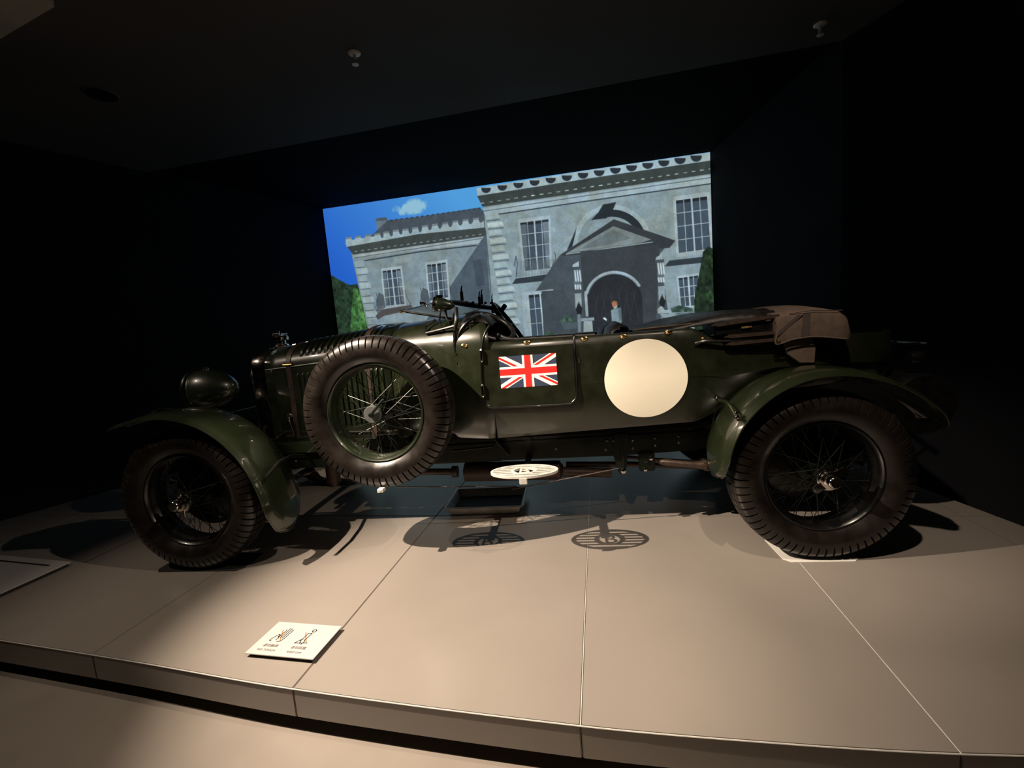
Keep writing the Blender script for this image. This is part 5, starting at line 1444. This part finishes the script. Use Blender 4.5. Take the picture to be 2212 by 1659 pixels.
b = MB(); b.tube([(3.302, 0.16, HZ), (3.302, 0.60, HZ), (3.302, 0.66, HZ), (3.302, CY, HZ), (3.302, 0.88, HZ), (3.302, 0.94, HZ), (3.302, 1.38, HZ)], [0.045, 0.05, 0.13, 0.16, 0.13, 0.05, 0.045], 20); b.build('rear_axle', 'rust', car)
b = MB(); b.tube([(0.20, 0.17, 0.34), (0.20, 1.37, 0.34)], 0.012, 10); b.tube([(0.0, 0.17, 0.36), (0.20, 0.17, 0.34)], 0.014, 8); b.build('track_rod', 'alu', car)
# engine underside, gearbox, propeller shaft, exhaust
b = MB(); b.box((0.30, CY - 0.16, 0.40), (0.98, CY + 0.16, 0.62)); b.prism([(0.34, 0.41), (0.94, 0.41), (0.90, 0.27), (0.42, 0.30)], CY - 0.13, CY + 0.13, 'y'); b.build('engine_sump', 'alu', car, bevel=0.012)
b = MB(); b.tube([(0.56, CY - 0.22, 0.46), (0.56, CY - 0.22, 0.30)], 0.045, 18); b.tube([(0.56, CY - 0.22, 0.30), (0.56, CY - 0.22, 0.275)], 0.03, 18); b.build('oil_filter', 'rust', car)
b = MB(); b.box((1.15, CY - 0.13, 0.36), (1.70, CY + 0.13, 0.60)); b.build('gearbox', 'frame', car, bevel=0.02)
b = MB(); b.tube([(1.70, CY, 0.45), (3.2, CY, 0.41)], 0.03, 14); b.build('propeller_shaft', 'black', car)
b = MB(); b.tube([(0.55, 0.52, 0.62), (0.70, 0.50, 0.45), (0.95, 0.50, 0.37), (1.40, 0.50, 0.352)], 0.021, 14); b.tube([(1.385, 0.50, 0.352), (1.42, 0.50, 0.352)], 0.036, 14)
b.tube([(1.46, 0.50, 0.348), (1.47, 0.50, 0.348), (2.06, 0.50, 0.335), (2.08, 0.50, 0.334)], [0.03, 0.060, 0.058, 0.03], 20); b.tube([(2.05, 0.50, 0.325), (2.37, 0.50, 0.305)], 0.030, 16); b.tube([(2.18, 0.50, 0.317), (2.20, 0.50, 0.316)], 0.034, 16)
b.tube([(2.10, 0.53, 0.36), (2.5, 0.52, 0.345), (3.0, 0.50, 0.31), (3.5, 0.50, 0.32), (4.0, 0.50, 0.34)], 0.017, 12); b.build('exhaust', 'rust', car)
b = MB(); b.tube([(1.78, 0.33, 0.285), (2.40, 0.36, 0.375)], 0.0035, 6); b.tube([(1.05, 0.38, 0.31), (1.80, 0.38, 0.285)], 0.0035, 6); b.tube([(1.42, YR - 0.006, 0.515), (1.68, YR - 0.006, 0.53)], 0.003, 6); b.build('brake_rod', 'bronze', car)

# ---------------------------------------------------------------- oval step plate
SP = Vector((1.889, 0.060, 0.479)); RX, RY = 0.176, 0.100
def ell(k, rx, ry, n=60): return (SP.x + rx * cos(2 * pi * k / n), SP.y + ry * sin(2 * pi * k / n))
b = MB(); n = 60; T0, T1 = SP.z - 0.007, SP.z + 0.006
b.loft([[(*ell(k, RX, RY), T0) for k in range(n)], [(*ell(k, RX, RY), T1) for k in range(n)], [(*ell(k, RX - 0.014, RY - 0.013), T1) for k in range(n)], [(*ell(k, RX - 0.014, RY - 0.013), T0) for k in range(n)]], closed_sec=True, closed=True)
b.loft([[(*ell(k, 0.068, 0.058), T0) for k in range(n)], [(*ell(k, 0.068, 0.058), T1) for k in range(n)], [(*ell(k, 0.052, 0.044), T1) for k in range(n)], [(*ell(k, 0.052, 0.044), T0) for k in range(n)]], closed_sec=True, closed=True)
for j in range(-3, 4):
    y = j * 0.0268; xo = (RX - 0.010) * math.sqrt(max(0, 1 - (y / (RY - 0.010)) ** 2)); xi = 0.058 * math.sqrt(max(0, 1 - (y / 0.050) ** 2)) if abs(y) < 0.05 else 0
    for s in (-1, 1):
        if xo > xi: b.box((SP.x + min(s * xi, s * xo), SP.y + y - 0.0066, T1 - 0.0045), (SP.x + max(s * xi, s * xo), SP.y + y + 0.0066, T1 - 0.0005))
step = b.build('step_plate', 'alu', car, bevel=0.0008, angle=40); step['label'] = 'oval slatted aluminium step with a letter B in its centre ring'
def stp(x, y, z): return (SP.x + x, SP.y + y, SP.z + z)
text_mesh('B', 0.115, 'letter', 'alu', step, lambda x, y, z: stp(x * 1.0, -0.041 + y, 0.003 + z), 1.0, 0.002)
b = MB(); b.box((SP.x - 0.018, SP.y - RY - 0.003, SP.z - 0.036), (SP.x + 0.022, SP.y - RY + 0.010, SP.z - 0.002)); b.build('step_tab', 'alu', step, bevel=0.003)
b = MB(); b.box((SP.x - 0.016, SP.y + 0.02, SP.z - 0.03), (SP.x + 0.016, YR + 0.01, SP.z - 0.009)); b.box((SP.x - 0.018, YR - 0.016, SP.z - 0.03), (SP.x + 0.018, YR, 0.60)); b.build('step_bracket', 'frame', car, bevel=0.003)
b = MB(); b.tube([(1.70, YR - 0.012, 0.585), (1.745, YR - 0.03, 0.52), (1.77, YR - 0.02, 0.48)], [0.013, 0.010, 0.012], 8); b.tube([(1.94, YR - 0.01, 0.59), (2.08, YR - 0.01, 0.592)], [0.014, 0.005], 8); b.build('frame_fitting', 'frame', car)

# ---------------------------------------------------------------- cockpit: screens, wheel, cowls, seats
b = MB(); C = Vector((1.715, 0.42, 1.240)); a1 = Vector((0.128, -0.02, -0.070)); a2 = Vector((0.030, 0.150, 0.045))
pts = [C + a1 * cos(t) + a2 * sin(t) for t in np.linspace(0, 2 * pi, 40, endpoint=False)]
b.tube(pts, 0.015, 10, closed=True); cowl = b.build('cockpit_cowl', 'leather', car)
nrm = a1.cross(a2).normalized(); nrm = nrm if nrm.z < 0 else -nrm
b = MB(); b.loft([[C + (a1 * cos(t) + a2 * sin(t)) * k + nrm * d for t in np.linspace(0, 2 * pi, 40, endpoint=False)] for k, d in ((1.0, 0), (0.97, 0.03), (0.85, 0.08), (0.5, 0.11), (0.05, 0.115))], closed_sec=True)
b.build('cowl_lining', 'interior', cowl)
# hump joining scuttle and cowl
b = MB(); secs = []
for i, (x, w_, h_) in enumerate(((1.47, 0.02, 0.0), (1.52, 0.10, 0.020), (1.58, 0.15, 0.040), (1.64, 0.165, 0.050), (1.70, 0.165, 0.045), (1.75, 0.16, 0.02))):
    secs.append([(x, 0.46 - w_ * cos(t), 1.235 + h_ + 0.055 * sin(t) * (h_ / 0.05) - 0.02) for t in np.linspace(0, pi, 15)])
b.loft(secs); b.build('scuttle_hump', 'leather', car, solid=0.004)
# pillar bracket on the near side
b = MB(); b.tube(smooth_path([(1.545, 0.262, 1.032), (1.540, 0.258, 1.13), (1.545, 0.258, 1.22), (1.556, 0.27, 1.29), (1.552, 0.31, 1.355)], 4), [0.010] + [0.0115] * 15 + [0.010], 10)
b.tube(smooth_path([(1.545, 0.262, 1.14), (1.575, 0.26, 1.225), (1.625, 0.27, 1.275), (1.68, 0.32, 1.30)], 4), 0.010, 8)
b.tube(smooth_path([(1.62, 0.28, 1.26), (1.645, 0.262, 1.20), (1.69, 0.24, 1.13)], 4), 0.009, 8)
b.tube(smooth_path([(1.55, 0.262, 1.255), (1.47, 0.29, 1.243), (1.36, 0.33, 1.228)], 3), 0.009, 8)
b.tube(smooth_path([(1.36, 0.33, 1.228), (1.35, 0.36, 1.27), (1.40, 0.40, 1.30)], 3), 0.009, 8)
pb = b.build('screen_pillar', 'black', car)
for z in (1.05, 1.10, 1.18, 1.225):
    b = MB(); b.lathe([(0.001, -0.005), (0.005, -0.004), (0.006, 0.0)], 'y', (1.543, 0.249, z), 8); b.build('screw', 'chrome', pb)
# folded windscreen: frame lying forward over the scuttle
P1, P2, P3, P4 = Vector((1.195, 0.45, 1.370)), Vector((1.50, 0.42, 1.300)), Vector((1.56, 1.10, 1.385)), Vector((1.22, 1.10, 1.455))
b = MB(); b.tube([P1, P2], 0.0065, 8); b.tube([P1, (P1 + P4) / 2, P4], 0.0065, 8); b.tube([P4, P3], 0.0065, 8); b.tube([P2, P3], 0.009, 8)
ws = b.build('folded_windscreen', 'black', car)
b = MB(); nn = Vector((0, 0, 0.0025)); b.add([P1 - nn, P2 - nn, P3 - nn, P4 - nn, P1 + nn, P2 + nn, P3 + nn, P4 + nn], [(0, 3, 2, 1), (4, 5, 6, 7), (0, 1, 5, 4), (1, 2, 6, 5), (2, 3, 7, 6), (3, 0, 4, 7)])
b.build('windscreen_glass', 'tinted', ws, smooth=False)
b = MB(); b.tube([P1 + Vector((-0.02, 0, -0.003)), P1 + Vector((0.02, 0, 0.001))], 0.0105, 10); b.build('frame_knob', 'chrome', ws)
b = MB(); q = Vector((1.285, 0.55, 1.402)); b.tube([q + Vector((0.03, 0, -0.02)), q + Vector((0.015, 0, 0.012)), q + Vector((-0.012, 0, 0.014))], [0.006, 0.009, 0.011], 10); b.build('frame_knob', 'chrome', ws)
# little pod sidelamp
b = MB(); b.lathe([(0.001, 1.408), (0.020, 1.408), (0.033, 1.414), (0.040, 1.424), (0.040, 1.44), (0.036, 1.47), (0.024, 1.505), (0.008, 1.528), (0.001, 1.530)], 'x', (0, 0.38, 1.385), 22)
rot = Matrix.Rotation(radians(10), 4, 'Y'); cc = Vector((1.45, 0.38, 1.385)); b.v = [tuple(cc + (rot @ (Vector(v) - cc))) for v in b.v]
lamp = b.build('side_lamp', 'paint', car)
b = MB(); b.lathe([(0.034, 1.405), (0.043, 1.409), (0.044, 1.422), (0.038, 1.424)], 'x', (0, 0.38, 1.385), 22, closed=True); b.v = [tuple(cc + (rot @ (Vector(v) - cc))) for v in b.v]; b.build('lamp_rim', 'chrome', lamp)
b = MB(); b.box((1.425, 0.368, 1.424), (1.462, 0.392, 1.440)); b.build('lamp_crest', 'chrome', lamp, bevel=0.003)
b = MB(); b.tube([(1.47, 0.38, 1.35), (1.475, 0.38, 1.31), (1.50, 0.34, 1.27)], 0.007, 8); b.tube(smooth_path([(1.45, 0.36, 1.35), (1.445, 0.33, 1.29), (1.47, 0.30, 1.235), (1.52, 0.29, 1.225), (1.55, 0.29, 1.25)], 4), 0.0045, 8)
b.tube(smooth_path([(1.47, 0.38, 1.345), (1.48, 0.36, 1.30), (1.51, 0.35, 1.29), (1.525, 0.36, 1.33)], 4), 0.0045, 8); b.build('lamp_cable', 'black', lamp)
# mounting bar with uprights (the small racing screens are folded away)
b = MB(); b.tube([(1.49, 0.44, 1.40), (1.53, 0.60, 1.395), (1.60, 0.78, 1.380), (1.68, 0.98, 1.365)], [0.012, 0.018, 0.018, 0.014], 10)
for k in range(6): b.lathe([(0.001, 0.016), (0.008, 0.014), (0.010, 0.0)], 'z', (1.52 + k * 0.028, 0.55 + k * 0.07, 1.395), 10)
b.tube([(1.66, 0.92, 1.35), (1.72, 0.96, 1.35), (1.74, 1.0, 1.38)], 0.018, 10); bar = b.build('screen_bar', 'black', car)
for (x, y, z0, z1, r) in ((1.522, 0.62, 1.385, 1.470, 0.0105), (1.605, 0.86, 1.37, 1.460, 0.0085), (1.613, 0.72, 1.37, 1.435, 0.0090), (1.668, 0.90, 1.36, 1.425, 0.0060)):
    b = MB(); b.tube([(x, y, z0), (x, y, z1)], r, 10); b.tube([(x, y, z1), (x + 0.001, y, z1 + 0.022), (x + 0.008, y, z1 + 0.036)], [r * 0.6, r * 0.5, r * 0.35], 8); b.build('upright_clamp', 'black', bar)
# steering wheel
SW = Vector((1.775, 1.03, 1.218)); ax = Vector((0.84, 0, 0.54)).normalized(); e1 = Vector((0, 1, 0)); e2 = ax.cross(e1).normalized()
b = MB(); b.tube([SW + (e1 * cos(t) + e2 * sin(t)) * 0.212 for t in np.linspace(0, 2 * pi, 56, endpoint=False)], 0.0165, 12, closed=True); sw = b.build('steering_wheel', 'leather', car)
b = MB(); b.tube([SW - ax * 0.03, SW + ax * 0.005, SW + ax * 0.03], [0.03, 0.036, 0.022], 16); b.tube([SW - ax * 0.03, SW - ax * 0.25], 0.016, 10); b.build('steering_boss', 'black', sw)
for t in (0.25, 1.8, 2.9, 4.5):
    b = MB(); p = SW + (e1 * cos(t) + e2 * sin(t)) * 0.205; b.tube([SW, SW * 0.5 + p * 0.5 - ax * 0.012, p], [0.008, 0.007, 0.006], 8); b.build('wheel_spoke', 'alu', sw)
b = MB(); b.lathe([(0.001, -0.03), (0.028, -0.026), (0.038, 0.0), (0.028, 0.02), (0.001, 0.024)], 'x', (1.80, 0.62, 1.215), 18); b.tube([(1.80, 0.62, 1.215), (1.76, 0.64, 1.16)], 0.008, 8); b.build('rear_mirror', 'black', car)
# leather coaming round the cockpit
b = MB(); b.tube(smooth_path([(2.30, CY - 0.525, 1.148), (1.95, CY - 0.527, 1.154), (1.84, CY - 0.52, 1.162), (1.78, CY - 0.50, 1.19)], 5), 0.010, 8); b.build('coaming', 'leather', car)
# seats
for y, hgt in ((0.52, 1.165), (1.02, 1.16)):
    b = MB(); secs = []
    for i, (x, z, w_) in enumerate(((2.02, 0.80, 0.20), (2.20, 0.80, 0.21), (2.31, 0.92, 0.21), (2.37, 1.06, 0.21), (2.405, hgt + 0.015, 0.20), (2.45, hgt + 0.045, 0.175), (2.49, hgt + 0.03, 0.17), (2.50, hgt - 0.02, 0.18), (2.50, 0.9, 0.2), (2.46, 0.72, 0.2))):
        secs.append([(x - (0.02 * (1 - (u ** 2))), y + u * w_, z - 0.03 * abs(u) ** 3) for u in np.linspace(-1, 1, 11)])
    b.loft(secs, closed=True); st = b.build('seat', 'leather', car, angle=60, solid=0.006)
# tonneau cover over the rear seat
b = MB(); secs = []
for x, z, e in ((2.52, 1.142, 0.008), (2.66, 1.150, 0.018), (2.80, 1.166, 0.034), (2.95, 1.182, 0.036), (3.10, 1.190, 0.03), (3.22, 1.196, 0.02)):
    hw = 0.525 if x < 2.8 else 0.505
    secs.append([(x, CY + u * hw, z + e * (1 - u ** 4) + 0.004 * sin(u * 19 + x * 30) - (0.02 if abs(u) > 0.99 else 0)) for u in np.linspace(-1, 1, 27)])
b.loft(secs); b.build('tonneau_cover', 'leather', car, solid=0.005)
# ---------------------------------------------------------------- folded hood
for x0, z0, x1, z1, h in ((2.874, 1.149, 3.20, 1.172, 0.020), (2.933, 1.086, 3.20, 1.090, 0.019), (2.939, 1.049, 3.20, 1.056, 0.019)):
    for s in (1, -1):
        b = MB(); y = CY - s * 0.572; dx = 0.032
        pr = [(x0, z0), (x0 + dx, z0 + h * 0.62), (x1, z1 + h * 0.5), (x1, z1 - h * 0.5), (x0 + dx, z0 - h * 0.5)]
        b.prism(pr, y - 0.012, y + 0.012, 'y'); b.build('hood_stick', 'bronze', car, bevel=0.004)
b = MB(); b.tube(smooth_path([(2.80, YS - 0.004, 1.062), (2.845, YS - 0.014, 1.075), (2.95, YS - 0.010, 1.066), (3.20, YS + 0.0, 1.075)], 3), 0.009, 8); b.box((2.90, YS - 0.006, 1.100), (3.18, YS + 0.02, 1.150)); b.build('hood_iron', 'black', car)
b = MB(); b.tube([(3.02, YS - 0.012, 1.128), (3.07, YS - 0.012, 1.130)], 0.006, 8); b.build('hood_catch', 'brass', car)
b = MB(); b.tube([(2.83, YS - 0.010, 1.088), (2.838, YS - 0.012, 1.092)], 0.007, 8); b.build('hood_catch', 'brass', car)
def bag(x, w_, zl, zt, crown, fx=0.0):
    pts = [(-w_ + 0.03, zl + 0.012), (-w_, zl), (-w_ - 0.006, (zl + zt) / 2), (-w_, zt - 0.015), (-w_ + 0.02, zt)]
    pts += [(u * w_, zt + crown * (1 - u * u)) for u in (-0.8, -0.55, -0.3, 0, 0.3, 0.55, 0.8)]
    pts += [(-a, c) for a, c in pts[:5][::-1]]
    pts += [(0.5 * w_, zl + 0.03), (-0.5 * w_, zl + 0.03)]
    return [(x + fx * (1 if abs(a) < w_ * 0.9 else 0), CY + a, z) for a, z in pts]
b = MB()
b.loft([bag(x, w_, zl, zt, c) for x, w_, zl, zt, c in ((3.172, 0.578, 1.066, 1.160, 0.02), (3.176, 0.586, 1.040, 1.180, 0.022), (3.20, 0.588, 1.043, 1.183, 0.022), (3.26, 0.588, 1.056, 1.185, 0.028), (3.34, 0.588, 1.060, 1.187, 0.040),
        (3.42, 0.588, 1.055, 1.184, 0.044), (3.47, 0.586, 1.046, 1.176, 0.034), (3.505, 0.582, 1.036, 1.150, 0.022), (3.522, 0.574, 1.034, 1.10, 0.01), (3.526, 0.565, 1.04, 1.07, 0.0))], closed_sec=True, cap=True)
hood = b.build('hood_bag', 'canvas', car, angle=45); hood['label'] = 'folded hood in a brown canvas cover'
b = MB(); ysd = CY - 0.5955
b.prism([(3.185, 1.075), (3.30, 1.170), (3.278, 1.172), (3.183, 1.095)], ysd, ysd + 0.006, 'y'); b.prism([(3.292, 1.064), (3.330, 1.064), (3.334, 1.176), (3.300, 1.174)], ysd, ysd + 0.006, 'y'); b.build('dark_stripes', 'canvas_d', hood, smooth=False)  # two darker stripes on the near side of the bag
b = MB(); b.tube(smooth_path([(3.24, ysd + 0.01, 1.178), (3.33, ysd + 0.006, 1.186), (3.41, ysd + 0.004, 1.180), (3.48, ysd + 0.006, 1.176)], 4), 0.0025, 6); b.build('cover_seam', 'canvas_d', hood)
b = MB(); b.tube(smooth_path([(3.174, ysd + 0.006, 1.155), (3.182, ysd, 1.10), (3.170, ysd, 1.040), (3.20, ysd, 1.038), (3.26, ysd + 0.002, 1.054), (3.36, ysd + 0.003, 1.058), (3.50, ysd + 0.008, 1.036)], 4), 0.004, 8); b.build('cover_piping', 'canvas', hood)
b = MB(); b.lathe([(0.001, -0.008), (0.007, -0.006), (0.008, 0.0)], 'y', (3.185, ysd, 1.048), 10); b.build('cover_stud', 'brass', hood)
b = MB(); b.prism([(3.20, 1.060), (3.23, 1.03), (3.24, 0.98), (3.30, 0.93), (3.37, 0.925), (3.375, 1.0), (3.36, 1.06)], CY - 0.560, CY - 0.548, 'y'); b.build('cover_strap', 'canvas', hood, bevel=0.003)
# interior under the bag / rear deck
b = MB(); b.box((2.86, CY - 0.44, 0.94), (3.74, CY + 0.44, 0.975)); b.build('rear_deck', 'interior', car, bevel=0.01)
